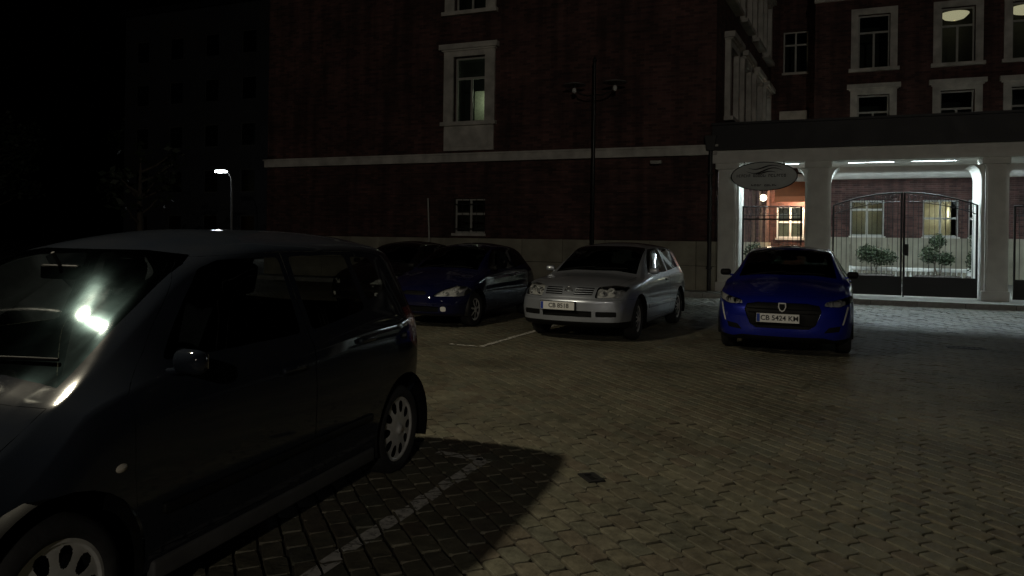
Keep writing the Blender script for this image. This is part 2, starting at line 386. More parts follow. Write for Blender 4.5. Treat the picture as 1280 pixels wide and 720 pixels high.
# drain covers let into the setts
def drain(label, x, y, rz, sx, sy):
    t = thing('drain_cover', label, 'drain cover', (x, y, 0), rz)
    f = MB()
    for a in ((-sx, sx, -sy, -sy + .03), (-sx, sx, sy - .03, sy), (-sx, -sx + .03, -sy + .03, sy - .03), (sx - .03, sx, -sy + .03, sy - .03)): f.box(a[0], a[1], a[2], a[3], -.01, .009)
    f.build('frame', M['iron'], t)
    MB().box(-sx + .03, sx - .03, -sy + .03, sy - .03, -.012, .002).build('backing', M['blk'], t)
    n = 6
    for k in range(n):
        x0 = -sx + .05 + k * (2 * sx - .1) / n; MB().box(x0, x0 + (2 * sx - .1) / n * .5, -sy + .035, sy - .035, -.008, .006).build('bar', M['iron'], t)
drain('small dark drain cover in the setts near the car shadow', -1.33, 4.55, R(-48), .085, .055)
drain('dark drain grate in the lit setts by the gate', 1.86, 12.56, 0, .24, .12)

# ------------------------------------------------------------------ buildings
def wall_holes(mb, T, a0, a1, z0, z1, holes, depth=.28):
    """plane wall in local (a, 0, z), facing -b, with rectangular holes and their reveals"""
    xs = sorted({a0, a1, *[h[0] for h in holes], *[h[1] for h in holes]}); zs = sorted({z0, z1, *[h[2] for h in holes], *[h[3] for h in holes]})
    xs = [x for x in xs if a0 <= x <= a1]; zs = [z for z in zs if z0 <= z <= z1]
    P = lambda a, b, z: T @ Vector((a, b, z))
    for i in range(len(xs) - 1):
        for k in range(len(zs) - 1):
            cx, cz = (xs[i] + xs[i + 1]) / 2, (zs[k] + zs[k + 1]) / 2
            if any(h[0] < cx < h[1] and h[2] < cz < h[3] for h in holes): continue
            mb.quad(P(xs[i], 0, zs[k]), P(xs[i + 1], 0, zs[k]), P(xs[i + 1], 0, zs[k + 1]), P(xs[i], 0, zs[k + 1]))
    for h in holes:
        if h[1] <= a0 or h[0] >= a1 or h[3] <= z0 or h[2] >= z1: continue
        x0, x1, y0, y1 = max(h[0], a0), min(h[1], a1), max(h[2], z0), min(h[3], z1)
        mb.quad(P(x0, 0, y0), P(x0, 0, y1), P(x0, depth, y1), P(x0, depth, y0)); mb.quad(P(x1, 0, y0), P(x1, depth, y0), P(x1, depth, y1), P(x1, 0, y1))
        mb.quad(P(x0, 0, y1), P(x1, 0, y1), P(x1, depth, y1), P(x0, depth, y1)); mb.quad(P(x0, 0, y0), P(x0, depth, y0), P(x1, depth, y0), P(x1, 0, y0))
def window(parent, T, a0, a1, z0, z1, frame='wframe', surround=True, apron=0, cornice=False, room='roomdark', bars=False, transom=.68, cols=2, keep=.45, jw=.22, sub=False, rd=1.6, pr=-.07, upper1=None):
    rec = .16
    if upper1 is None: upper1 = surround
    f = MB(T); w = .06; y0, y1 = rec, rec + .06
    f.box(a0, a0 + w, y0, y1, z0, z1); f.box(a1 - w, a1, y0, y1, z0, z1); f.box(a0 + w, a1 - w, y0, y1, z0, z0 + w); f.box(a0 + w, a1 - w, y0, y1, z1 - w, z1)
    zt = z0 + (z1 - z0) * transom
    xs = [a0 + w + (a1 - a0 - 2 * w) * k / cols for k in range(cols + 1)]
    f.box(a0 + w, a1 - w, y0 + .003, y1 - .003, zt - .035, zt + .035)
    for x in xs[1:-1]: f.box(x - .035, x + .035, y0 + .006, y1 - .006, z0 + w, (zt if upper1 else z1 - w))
    win = f.build('window', M[frame], parent)
    for (b0, b1) in ((z0 + w, zt - .035), (zt + .035, z1 - w)):
        if upper1 and b0 > zt:
            MB(T).box(xs[0], xs[-1], rec + .025, rec + .033, b0, b1).build('pane', M['pane'], win); continue
        for k in range(cols):
            MB(T).box(xs[k] + (.035 if k else 0), xs[k + 1] - (.035 if k < cols - 1 else 0), rec + .025, rec + .033, b0, b1).build('pane', M['pane'], win)
    # the room behind the glass
    r = MB(T); d0, d1 = rec + .07, rec + .07 + rd; e = .5
    P = lambda a, b, z: Vector((a, b, z))
    A0, A1_, Z0, Z1 = a0 - e, a1 + e, z0 - .3, z1 + .25
    r.quad(P(A0, d1, Z0), P(A1_, d1, Z0), P(A1_, d1, Z1), P(A0, d1, Z1)); r.quad(P(A0, d0, Z0), P(A0, d1, Z0), P(A0, d1, Z1), P(A0, d0, Z1)); r.quad(P(A1_, d0, Z0), P(A1_, d1, Z0), P(A1_, d1, Z1), P(A1_, d0, Z1))
    r.quad(P(A0, d0, Z0), P(A1_, d0, Z0), P(A1_, d1, Z0), P(A0, d1, Z0)); r.quad(P(A0, d0, Z1), P(A1_, d0, Z1), P(A1_, d1, Z1), P(A0, d1, Z1))
    r.build('room', M[room], win, recalc=False)
    if surround:
        MB(T).box(a0 - jw, a0 - .0, pr, .03, z0, z1).build('jamb', M['stone'], win); MB(T).box(a1 + .0, a1 + jw, pr, .03, z0, z1).build('jamb', M['stone'], win)
        MB(T).box(a0 - jw, a1 + jw, pr - .003, .03, z1, z1 + .22).build('lintel', M['stone'], win)
        if cornice: MB(T).box(a0 - jw - .12, a1 + jw + .12, pr - .14, .03, z1 + .22, z1 + .38).box(a0 - jw - .05, a1 + jw + .05, pr - .06, .03, z1 + .17, z1 + .219).build('cornice', M['stone'], win)
        MB(T).box(a0 - jw - .07, a1 + jw + .07, pr - .10, .03, z0 - .12, z0).build('sill', M['stone'], win)
        if apron: MB(T).box(a0 - jw + .02, a1 + jw - .02, pr + .01, .03, z0 - .12 - apron, z0 - .12).box(a0 - jw + .18, a1 + jw - .18, pr - .012, pr + .01, z0 - .0 - apron, z0 - .28).build('apron', M['stone'], win)
    else:
        MB(T).box(a0 - .04, a1 + .04, -.04, .14, z0 - .08, z0).build('sill', M['stone'], win)
    if bars:
        n = 5
        for k in range(n):
            x = a0 + .06 + (a1 - a0 - .12) * k / (n - 1)
            MB(T).tube([(x, .03, z0 + .02), (x, .03, z1 - .02)], .008, 6).build('bar', M['iron'], win)
        MB(T).box(a0, a1, .015, .026, z0 + .13, z0 + .16).box(a0, a1, .015, .026, z1 - .2, z1 - .17).build('bar_rail', M['iron'], win)
    return win
FV = 21.5
# --- left brick building
b1 = thing('brick_building', 'red brick building with pale string course and stone framed upper windows', 'building', (-10.6, FV, 0))
inv1 = b1.matrix_world
def TF(o, x, y, rz):   # facade frame expressed in the parent's local space
    return Matrix.Translation((x - o.location.x, y - o.location.y, 0)) @ Matrix.Rotation(rz, 4, 'Z')
T1 = TF(b1, 0, FV, 0)
U0, U1 = -18.3, -2.88
HB = (-10.93, -9.83, 1.62, 2.72); HW = (-10.97, -9.87, 5.12, 7.18); HW2 = (-10.97, -9.87, 8.60, 10.7)
mb = MB(); wall_holes(mb, T1 @ Matrix.Translation((0, .03, 0)), U0, U1, 1.40, 3.9, [HB]); mb.build('lower_wall', M['brick'], b1, recalc=False)
mb = MB(); wall_holes(mb, T1, U0, U1, 4.12, 12.5, [HW, HW2]); mb.build('upper_wall', M['brick'], b1, recalc=False)
zz = 1.50
while zz < 3.80:                    # banded brickwork of the ground floor
    z1 = min(zz + .318, 3.835)
    segs = [(U0, U1)] if (z1 <= HB[2] or zz >= HB[3]) else [(U0, HB[0]), (HB[1], U1)]
    for s0, s1 in segs: MB(T1).box(s0, s1, 0, .035, max(zz, 0), z1).build('brick_band', M['brick'], b1)
    zz = z1 + .022
x = U0 - .05; k = 0
while x < U1 + .02:                   # plinth blocks
    x1 = min(x + random.choice((1.15, 1.3, 1.45)), U1 + .06)
    if U1 + .06 - x1 < .4: x1 = U1 + .06
    MB(T1).box(x + .006, x1 - .006, -.07 + random.uniform(0, .008), .1, .1, .78, .008).build('plinth_block', M['plinth'], b1)
    MB(T1).box(x + .006, x1 - .006, -.07 + random.uniform(0, .008), .1, .792, 1.47, .008).build('plinth_block', M['plinth'], b1); x = x1
MB(T1).box(U0, U1, -.02, .09, .1, 1.46).build('plinth_backing', M['joint'], b1)
MB(T1).box(U0 - .06, U1 + .06, -.10, .02, 3.86, 4.08).box(U0 - .1, U1 + .1, -.14, .02, 4.08, 4.135).build('string_course', M['stone'], b1)
wA = window(b1, T1, *HW, cornice=True, apron=.78, room='roomdark', jw=.33)
MB(T1).box(-10.66, -10.26, .9, .95, 5.0, 6.25).build('curtain', M['green'], wA)
window(b1, T1, *HW2, cornice=True, apron=0, jw=.33)
window(b1, T1, *HB, surround=False, bars=True, frame='wframe', transom=.56)
lamp('room_light', b1, (-10.05 + 10.6, .50, 5.9), 7.0, (.93, 1, .74), .1)
# side wall, slightly skewed
SK = math.atan2(33 - FV, .68) ; T1s = TF(b1, U1, FV, SK); SL = math.hypot(33 - FV, .68)
sc = [(1.50, 2.70), (3.95, 5.15), (6.5, 7.7), (9.0, 10.2)]
holes = [(a, b, z0, z1) for a, b in sc for z0, z1 in ((5.12, 7.18), (8.60, 10.7))]
mb = MB(); wall_holes(mb, T1s, 0, SL, 4.12, 12.5, holes); mb.build('upper_wall', M['brick'], b1, recalc=False)
mb = MB(); wall_holes(mb, T1s, 0, SL, 1.47, 3.88, []); mb.build('lower_wall', M['brick'], b1, recalc=False)
MB(T1s).box(0.07, SL, -.06, .05, .1, 1.47).build('plinth_side', M['plinth'], b1)
MB(T1s).box(.11, SL, -.10, .02, 3.86, 4.08).box(.15, SL, -.14, .02, 4.08, 4.135).build('string_course', M['stone'], b1)
for h in holes: window(b1, T1s, *h, cornice=True, rd=.5, frame='wframe', pr=-.16)
for a in (2.6, 4.3, 6.1, 7.9, 9.6): MB(T1s).box(a, a + .35, -.09, .01, 1.48, 3.85).build('pilaster', M['brick'], b1)
MB(T1).box(U0, U0 + .02, .02, 11.5, 0.1, 12.5).build('end_wall', M['brick'], b1)
MB(T1).prism([(U0 - .4, 12.5), (U1 + .8, 12.5), (U1 + .8, 12.7), (U0 - .4, 12.7)], -.4, 12).build('roof_cornice', M['stone'], b1)
# small fittings on that wall
t = thing('downpipe', 'black downpipe with hopper box at the brick building corner', 'downpipe', (-2.98, FV - .12, .12))
MB().tube([(0, 0, 0), (0, 0, 3.9)], .055, 12).build('pipe', M['pipe'], t)
MB().prism([(-.10, 3.85), (.10, 3.85), (.16, 4.25), (-.16, 4.25)], -.1, .1).build('hopper', M['pipe'], t)
for z in (.6, 1.9, 3.2): MB().box(-.075, .075, -.075, .12, z, z + .05).build('bracket', M['pipe'], t)
t = thing('wall_light', 'small pale unlit light fixture under the string course', 'wall light', (-4.47, FV, 3.68))
MB().box(-.05, .05, -.1, 0, -.05, .05, .012).build('bracket', M['blk'], t); MB().box(-.16, .16, -.26, -.1, -.035, .05, .02).build('housing', M['wframe'], t); MB().box(-.13, .13, -.24, -.12, -.045, -.034).build('diffuser', M['opal'], t)
t = thing('marker_post', 'thin pale post leaning by the barred window', 'post', (-11.62, FV - .28, .116))
MB().tube([(0, 0, 0), (-.01, 0, 1.4), (-.07, 0, 2.6)], .028, 10).build('shaft', M['wframe'], t); MB().lathe([(0, .03), (.09, .03), (.1, 0)], 14).build('foot', M['iron'], t)

# --- building at the back of the gateway
b2 = thing('brick_building', 'red brick building behind the gateway with pale framed windows and cream band', 'building', (6, 31, 0))
T2 = TF(b2, 0, 31, 0)
GF = [(.79, 1.94, 1.75, 3.08), (3.19, 4.32, 1.75, 3.08), (4.62, 5.75, 1.75, 3.08), (7.6, 8.7, 1.75, 3.08)]
UF = [(.98, 2.05), (3.68, 4.75), (5.85, 6.95), (8.4, 9.5)]
holes = GF + [(a, b, z0, z1) for a, b in UF for z0, z1 in ((5.0, 6.98), (7.95, 9.95))]
mb = MB(); wall_holes(mb, T2, -.51, 13, 1.7, 12.5, holes); mb.build('wall', M['brick'], b2, recalc=False)
mb = MB(); wall_holes(mb, TF(b2, -.51, 31, -math.pi / 2) @ Matrix.Translation((-2.02, 0, 0)), 0, 2.02, .1, 12.5, []); mb.build('return_wall', M['brick'], b2, recalc=False)
x = -.5
while x < 12.9:
    x1 = min(x + 1.3, 13); MB(T2).box(x + .006, x1 - .006, -.06 + random.uniform(0, .008), .02, .1, 1.7, .01).build('plinth_block', M['plinth'], b2); x = x1
MB(T2).box(-.53, 13, -.09, .02, 3.86, 4.34).box(-.57, 13, -.14, .02, 4.34, 4.42).build('string_course', M['stucco'], b2)
MB(T2).box(-.55, 13, -.12, .02, 10.55, 10.8).build('cornice', M['stone'], b2)
for i, h in enumerate(GF): window(b2, T2, *h, surround=False, room='room', transom=.5 if i else .74, cols=2, frame='wframe')
for a, b in UF:
    window(b2, T2, a, b, 5.0, 6.98, cornice=True, jw=.24)
    window(b2, T2, a, b, 7.95, 9.95, jw=.24, room='roomdark')
lamp('room_light', b2, (1.3 - 6, 1.2, 2.7), 5, (1, .86, .55), .1)
lamp('room_light', b2, (4.0 - 6, 1.1, 2.6), 24, (1, .88, .60), .1)
lamp('room_light', b2, (5.4 - 6, 1.1, 2.5), 24, (1, .88, .60), .1)
for ux, n in ((4.22, 'left'), (6.40, 'right')):
    t = thing('ceiling_lamp', 'glowing shallow bowl lamp seen through the ' + ('fully visible upper window' if n == 'left' else 'upper window cut by the frame edge'), 'ceiling lamp', (ux, 31.95, 10.15), 0, 'bowl lamps in upper windows')
    MB().tube([(0, 0, .05), (0, 0, -.22)], .012, 6).build('rod', M['blk'], t)
    MB().lathe([(.02, -.44), (.16, -.42), (.34, -.36), (.46, -.24), (.48, -.20), (.44, -.22), (.1, -.3)], 24).build('bowl', M['chand'], t)
    MB().lathe([(0, .0), (.06, .0), (.06, .05), (0, .05)], 12).build('rose', M['blk'], t)
# recessed wall between the two
T3 = TF(b2, 0, 33, 0)
hh = [(-1.92, -.86, 1.66, 2.95), (-1.75, -.80, 8.4, 10.1)]
mb = MB(); wall_holes(mb, T3, -2.3, -.5, .1, 12.5, hh); mb.build('recess_wall', M['brick'], b2, recalc=False)
window(b2, T3, *hh[0], surround=False, room='room', transom=.5, frame='white')
window(b2, T3, *hh[1], surround=False)
MB(T3).box(-1.86, -.80, -.12, .02, 6.40, 6.82).build('lintel', M['stone'], b2)
MB(T3).box(-2.25, -.55, -.05, .02, 3.95, 4.25).build('string_course', M['stone'], b2)
lamp('room_light', b2, (-1.2 - 6, 3.0, 2.7), 5, (1, .95, .85), .1)
t = thing('awning', 'small orange awning glowing over the lit white window', 'awning', (-1.2, 33, 3.0))
MB().add([(-.75, -.02, .95), (.62, -.02, .95), (.62, -.95, .30), (-.75, -.95, .30), (-.75, -.02, .93), (.62, -.02, .93), (.62, -.95, .28), (-.75, -.95, .28)], [(0, 1, 2, 3), (7, 6, 5, 4), (0, 3, 7, 4), (1, 5, 6, 2), (3, 2, 6, 7), (0, 4, 5, 1)]).build('canopy', M['awning'], t)
MB().box(-.75, .62, -.965, -.95, .08, .30).build('valance', M['awning'], t)
for x in (-.72, .59): MB().tube([(x, -.94, .29), (x, -.03, .12)], .012, 6).build('strut', M['iron'], t)
lamp('awning_light', t, (.36, -.62, .18), 240, (1, .80, .52), .05)
MB().lathe([(0, .06), (.05, .05), (.06, 0), (.05, -.05), (0, -.06)], 12, Matrix.Translation((.2, -.35, .52))).build('bulb', M['globe'], t)
t = thing('globe_lamp', 'small round glowing wall lamp beside the orange awning', 'wall lamp', (-2.24, 30.2, 3.15))
MB().lathe([(.0, .13), (.06, .115), (.115, .06), (.13, 0), (.115, -.06), (.06, -.115), (.0, -.13)], 18).build('globe', M['globe'], t)
MB().tube([(0, 0, -.1), (0, 0, -.2), (-.12, 0, -.24), (-.2, 0, -.24)], .018, 8).build('bracket', M['iron'], t)
lamp('globe_light', t, (0, -.25, 0), 14, (1, .82, .55), .1)

# ------------------------------------------------------------------ portico and gates
po = thing('gate_portico', 'pale gateway portico with square pillars, cream beam and dark parapet', 'portico', (0, FV, .116))
TP = Matrix.Translation((0, 0, -.116))
def pillar(x0, x1, sides):
    m = MB(TP); m.box(x0 + .06, x1 - .06, .02, .54, .116, 3.60); p = m.build('pillar', M['stucco'], po)
    MB(TP).box(x0 - .02, x1 + .02, -.03, .59, .116, .36, .01).build('base', M['stucco'], p)
    MB(TP).box(x0 + .10, x1 - .10, -.012, .02, .36, 3.40).build('front_strip', M['stucco'], p)
    MB(TP).box(x0 - .02, x1 + .02, -.03, .59, 3.46, 3.62, .01).build('capital', M['stucco'], p)
    for s in sides:   # moulded jamb and rounded corbel on the opening side
        xj = x1 - .06 if s > 0 else x0 + .06
        MB(TP).box(min(xj, xj + s * .07), max(xj, xj + s * .07), .12, 1.36, .118, 3.46).build('jamb', M['stucco'], p)
        pts = [(xj + s * .07, 3.05)] + [(xj + s * (.07 + .2 * (1 - math.cos(a))), 3.05 + .41 * math.sin(a)) for a in [R(d) for d in range(15, 91, 15)]] + [(xj + s * .07, 3.46)]
        MB(TP).prism(pts, .14, 1.34).build('corbel', M['stucco'], p)
PX = [(-2.84, -2.25), (-.54, .08), (3.50, 4.06), (7.6, 8.2)]
for i, (a, b) in enumerate(PX): pillar(a, b, (1,) if i == 0 else (-1, 1))
MB(TP).box(-2.95, 9.0, -.06, .66, 3.622, 3.72).box(-2.95, 9.0, -.02, .62, 3.72, 3.98).build('beam', M['stucco'], po)
MB(TP).box(-2.97, 9.0, -.16, .62, 3.98, 4.06).box(-2.97, 9.0, .62, 5.7, 4.06, 4.14).box(-2.95, 9.0, -.10, .1, 4.06, 4.66).box(-2.97, 9.0, -.16, .16, 4.66, 4.72).build('parapet', M['slate'], po)
MB(TP).box(-2.8, 9.0, .625, 5.6, 3.97, 4.05).build('ceiling', M['stucco'], po)
for (a, b) in ((-2.0, -.8), (.55, 1.75), (2.2, 3.3), (4.9, 6.1)):
    for y, tm in ((1.1, 'tube'), (2.75, 'tube_back')):
        h = MB(TP).box(a - .05, b + .05, y - .06, y + .06, 3.925, 3.968).build('strip_light', M['white'], po)
        MB(TP).tube([(a, y, 3.845), (b, y, 3.845)], .024, 8).build('tube', M[tm], h)
        for q in (a - .04, b): MB(TP).box(q, q + .04, y - .03, y + .03, 3.82, 3.925).build('holder', M['white'], h)
# oval sign hung in the narrow bay
sg = thing('oval_sign', 'grey oval sign with dark lettering hung in the narrow gateway bay', 'sign', (-1.58, FV - .10, 3.24))
ov = [(.855 * math.cos(2 * math.pi * k / 48), .385 * math.sin(2 * math.pi * k / 48)) for k in range(48)]
MB().prism(ov, -.02, .02).build('board', M['sign'], sg)
MB().tube([(x * .985, -.021, z * .985) for x, z in ov], .014, 6, closed=True).build('rim', M['signink'], sg)
def marks(words, z, h, x0, seed, arc=0.0):
    r = random.Random(seed); x = x0; m = MB()
    for n in words:
        for _ in range(n):
            w = r.uniform(.040, .058); y = z - arc * x * x
            m.box(x, x + .014, -.026, -.0205, y, y + h)
            if r.random() < .8: m.box(x + .0141, x + w, -.026, -.0205, y + h - .016, y + h)
            if r.random() < .7: m.box(x + .0141, x + w, -.026, -.0205, y, y + .015)
            if r.random() < .5: m.box(x + w - .013, x + w, -.026, -.0205, y + .016, y + h - .017)
            x += w + .016
        x += .06
    tag(m.build('lettering', M['signink'], sg), kind='stuff')
marks([6, 5, 7], -.02, .075, -.70, 1); marks([4, 5], -.27, .05, -.32, 2, -.12)
for (z, wd, k) in ((.24, .42, .05), (.15, .46, .07), (.10, .30, .03)):
    MB().tube([(x * wd, -.024, z + k * math.sin(3 * x)) for x in [i / 10 - 1 + .02 for i in range(21)]], [.004 + .018 * (1 - abs(i / 10 - 1)) for i in range(21)], 6).build('flourish', M['signink'], sg)
for x in (-.5, .5): MB().tube([(x, 0, .30), (x, 0, .40)], .01, 6).build('hanger', M['iron'], sg)

def gate_leaf(label, x0, x1, top, y, solid=.52, nb=12, name='gate_leaf', mids=()):
    t = thing(name, label, 'gate', ((x0 + x1) / 2, y, .13)); c = (x0 + x1) / 2
    L = lambda x: x - c
    f = MB()
    for x in (x0, x1 - .045): f.box(L(x), L(x) + .045, -.022, .022, .03, top(x + .02) - .13)
    f.box(L(x0) + .045, L(x1) - .045, -.02, .02, .03, .08).box(L(x0) + .045, L(x1) - .045, -.02, .02, solid - .05, solid)
    for zr in mids: f.box(L(x0) + .045, L(x1) - .045, -.016, .016, zr, zr + .04)
    f.build('frame', M['iron'], t)
    MB().box(L(x0) + .045, L(x1) - .045, -.006, .006, .08, solid - .05).build('lower_panel', M['iron'], t)
    MB().tube([(L(x), 0, top(x) - .13) for x in np.linspace(x0, x1, 17)], .017, 8).build('top_rail', M['iron'], t)
    MB().tube([(L(x), 0, top(x) - .36) for x in np.linspace(x0, x1, 17)], .011, 8).build('under_rail', M['iron'], t)
    for k in range(nb):
        x = x0 + .045 + (x1 - x0 - .09) * (k + .5) / nb
        MB().tube([(L(x), 0, solid), (L(x), 0, top(x) - .13)], .0075, 6).build('bar', M['iron'], t)
    for k in range(max(2, nb // 2)):
        x = x0 + .09 + (x1 - x0 - .18) * (k + .5) / max(2, nb // 2); r = .07; zc = top(x) - .13 - .12
        MB().tube([(L(x) + r * math.cos(a), 0, zc + r * math.sin(a)) for a in [2 * math.pi * i / 12 for i in range(12)]], .008, 5, closed=True).build('scroll', M['iron'], t)
    return t
arch = lambda x: 2.42 + .37 * math.cos((x - 1.79) / 1.72 * math.pi / 2) ** .8 if abs(x - 1.79) < 1.71 else 2.42
g1 = gate_leaf('left leaf of the arched black iron gate', .13, 1.78, arch, FV + .27, nb=13)
g2 = gate_leaf('right leaf of the arched black iron gate', 1.80, 3.45, arch, FV + .27, nb=13)
MB().box(-.805, -.70, -.05, .05, 1.05, 1.35, .01).build('lock_box', M['iron'], g2)
MB().tube([(-.81, -.01, 0), (-.81, -.01, 2.6)], .02, 8).build('meeting_stile', M['iron'], g2)
gate_leaf('narrow black iron gate below the oval sign', -2.16, -.62, lambda x: 2.44, FV + .27, solid=.45, nb=12, mids=(1.95,))
gate_leaf('black iron gate right of the last lit pillar', 4.2, 7.5, lambda x: 2.44, FV + .27, nb=20)
# things in the yard behind the gate
t = thing('white_railing', 'low white railing standing behind the iron gate', 'railing', (2.3, 26, .116))
MB().box(-1.62, 1.62, -.06, .06, .53, .64, .012).build('top_rail', M['white'], t); MB().box(-1.6, 1.6, -.04, .04, .06, .12).build('bottom_rail', M['white'], t)
for k in range(24):
    x = -1.55 + 3.1 * k / 23; MB().lathe([(.03, .12), (.018, .2), (.036, .33), (.02, .45), (.028, .53)], 8, Matrix.Translation((x, 0, 0))).build('baluster', M['white'], t)
for x in (-1.60, 1.60): MB().box(x - .05, x + .05, -.055, .055, 0, .66, .01).build('post', M['white'], t)
def leaves(mb, blobs, n, size, seed):
    r = random.Random(seed)
    for _ in range(n):
        c, rad = r.choice(blobs)
        d = Vector((r.gauss(0, 1), r.gauss(0, 1), r.gauss(0, 1))).normalized() * (r.random() ** .45)
        p = Vector((c[0] + d.x * rad[0], c[1] + d.y * rad[1], c[2] + d.z * rad[2]))
        a = Vector((r.gauss(0, 1), r.gauss(0, 1), r.gauss(0, .6))).normalized(); b = a.cross(Vector((r.gauss(0, 1), r.gauss(0, 1), r.gauss(0, 1)))).normalized()
        s = size * r.uniform(.6, 1.3); mid = p + a * s * .5
        mb.add([p, mid + b * s * .28, p + a * s, mid - b * s * .28], [(0, 1, 2, 3)])
def potted(label, x, y, blobs, n, seed, pw=.6, ph=.45):
    t = thing('potted_shrub', label, 'potted shrub', (x, y, .116), 0, 'shrubs in planters behind the gate')
    MB().box(-pw, pw, -.25, .25, 0, ph, .02).build('planter', M['terracotta'], t); MB().box(-pw + .04, pw - .04, -.21, .21, ph - .03, ph + .012).build('soil', M['joint'], t)
    m = MB(); leaves(m, blobs, n * 3, .075, seed); m.build('foliage', M['leaf'], t, recalc=False)
    for k in range(3): MB().tube([(.08 * (k - 1), 0, ph), (blobs[k % len(blobs)][0][0] * .7, 0, blobs[k % len(blobs)][0][2])], [.022, .01], 6).build('stem', M['bark'], t)
potted('tall dark shrub in a box planter before the brightest gateway window', 2.98, 25.2, [((0, 0, 1.45), (.22, .22, .22)), ((-.2, 0, 1.05), (.28, .2, .25)), ((.2, 0, .95), (.25, .2, .2))], 700, 1)
potted('low dark shrub in a box planter behind the left gate leaf', 1.35, 25.4, [((-.2, 0, 1.05), (.35, .25, .28)), ((.2, 0, .95), (.4, .25, .25))], 700, 2, .5)
potted('dark bushy shrub in a planter against the right lit pillar', 4.0, 25.0, [((0, 0, 1.5), (.25, .25, .35)), ((0, 0, .9), (.32, .28, .4))], 800, 3, .3)
potted('pale edged shrub in a planter behind the narrow gate', -1.95, 23.4, [((0, 0, .95), (.35, .3, .4)), ((.5, 0, .8), (.3, .25, .3))], 700, 4, .6)

# ------------------------------------------------------------------ street lamps
def street_lamp(label, x, y, h, rz=0.0, lit=(), power=0.0, z0=0.0, spot=0):
    t = thing('street_lamp', label, 'street lamp', (x, y, z0), rz, 'twin arm street lamps')
    MB().tube([(0, 0, 0), (0, 0, .9), (0, 0, .92), (0, 0, h * .6), (0, 0, h)], [.085, .08, .055, .048, .042], 14).build('pole', M['pole'], t)
    MB().lathe([(.15, 0), (.15, .05), (.10, .10), (.09, .3)], 16).build('base', M['pole'], t)
    MB().lathe([(.045, h - .02), (.06, h), (.05, h + .06), (.0, h + .16)], 12).build('finial', M['pole'], t)
    for i, s in enumerate((-1, 1)):
        MB().tube([(0, 0, h - .95), (s * .2, 0, h - .98), (s * .45, 0, h - .90), (s * .6, 0, h - .72)], .02, 8).build('arm', M['pole'], t)
        C = Matrix.Translation((s * .6, 0, h - .62))
        hd = MB().lathe([(0, .05), (.06, .045), (.2, .02), (.33, -.015), (.335, -.03), (.2, -.012), (.05, .0), (0, .0)], 28, C).build('lamp_shade', M['shade'], t)
        MB().lathe([(.025, .0), (.03, -.12)], 10, C).build('lamp_socket', M['pole'], hd)
        MB().lathe([(0, -.10), (.05, -.115), (.07, -.17), (.06, -.225), (.03, -.26), (0, -.265)], 16, C).build('bulb', M['lit_lamp'] if i in lit else M['opal'], hd)
        if i in lit: lamp('lamp_light', t, (s * .6, 0, h - .94), power, (1.0, .90, .67) if spot else (1.0, .91, .78), .11, spot)
    return t
street_lamp('unlit twin arm street lamp standing before the brick wall', -6.18, 20.9, 6.45, 0, z0=.116)
street_lamp('lit twin arm street lamp left of the near dark car, mostly out of frame', -7.12, 2.45, 7.0, 0, lit=(1,), power=LAMP_A, spot=152)
street_lamp('lit twin arm street lamp behind the camera position', 9.0, -20.9, 10.0, 0, lit=(0,), power=LAMP_B)
t = thing('street_lamp', 'distant glowing street lamp with a curved arm at the far left', 'street lamp', (-27.75, 30, 0))
MB().tube([(0, 0, 0), (0, 0, 3.6), (-.05, 0, 4.3), (-.25, 0, 4.68), (-.5, 0, 4.76)], [.07, .05, .04, .035, .03], 10).build('pole', M['dframe'], t)
MB().box(-1.05, -.42, -.16, .16, 4.72, 4.84, .04).build('lamp_head', M['dframe'], t); MB().box(-1.02, -.46, -.14, .14, 4.62, 4.718, .03).build('bulb', M['lit_cool'], t)
lamp('lamp_light', t, (-.7, 0, 4.5), 25, (.9, .97, 1), .1)

# ------------------------------------------------------------------ far left: dark block and trees
fb = thing('apartment_block', 'barely visible dark plain block at the far left', 'building', (-36, 40, 0))
Tf = TF(fb, 0, 40, 0)
fh = [(-46 + 3.2 * i, -44.7 + 3.2 * i, 1.2 + 3.1 * k, 2.8 + 3.1 * k) for i in range(5) for k in range(5)]
mb = MB(); wall_holes(mb, Tf, -47, -32.5, 0, 17, fh); mb.build('wall', M['far'], fb, recalc=False)
for h in fh:
    w = MB(Tf).box(h[0], h[1], .14, .2, h[2], h[3]).build('window', M['roomdark'], fb); MB(Tf).box(h[0] + .08, h[1] - .08, .12, .135, h[2] + .08, h[3] - .08).build('pane', M['pane'], w)
MB(Tf).box(-47.3, -32.2, -.3, 9, 17, 17.4).box(-32.52, -32.5, 0, 9, 0, 17).build('roof', M['slate'], fb)
def tree(label, x, y, h, seed, n=2600):
    r = random.Random(seed); t = thing('tree', label, 'tree', (x, y, 0), 0, 'dark trees at the left')
    tr = MB(); tr.tube([(0, 0, 0), (.05, .03, h * .25), (-.04, .05, h * .5), (.05, 0, h * .85)], [.17, .14, .10, .03], 10)
    blobs = []
    for k in range(9):
        a = r.uniform(0, 6.28); z = h * r.uniform(.32, .75); q = h * r.uniform(.14, .26); e = (math.cos(a) * q, math.sin(a) * q, z + h * .14)
        tr.tube([(0, 0, z), (e[0] * .5, e[1] * .5, z + h * .05), e], [.06, .045, .015], 6); blobs.append((e, (h * .13, h * .13, h * .09)))
    blobs.append(((0, 0, h * .9), (h * .15, h * .15, h * .12)))
    tr.build('trunk', M['bark'], t)
    m = MB(); leaves(m, blobs, n, .32, seed); m.build('crown', M['leaf'], t, recalc=False)
tree('slim dark tree behind the near car, pale trunk just visible', -25.0, 22.0, 5.2, 11, 260)
tree('dark tree beyond the slim tree, at the far left', -52, 34.0, 9.5, 12)
tree('dark tree beside the plain block at the far left', -50.0, 44.0, 10.5, 13)

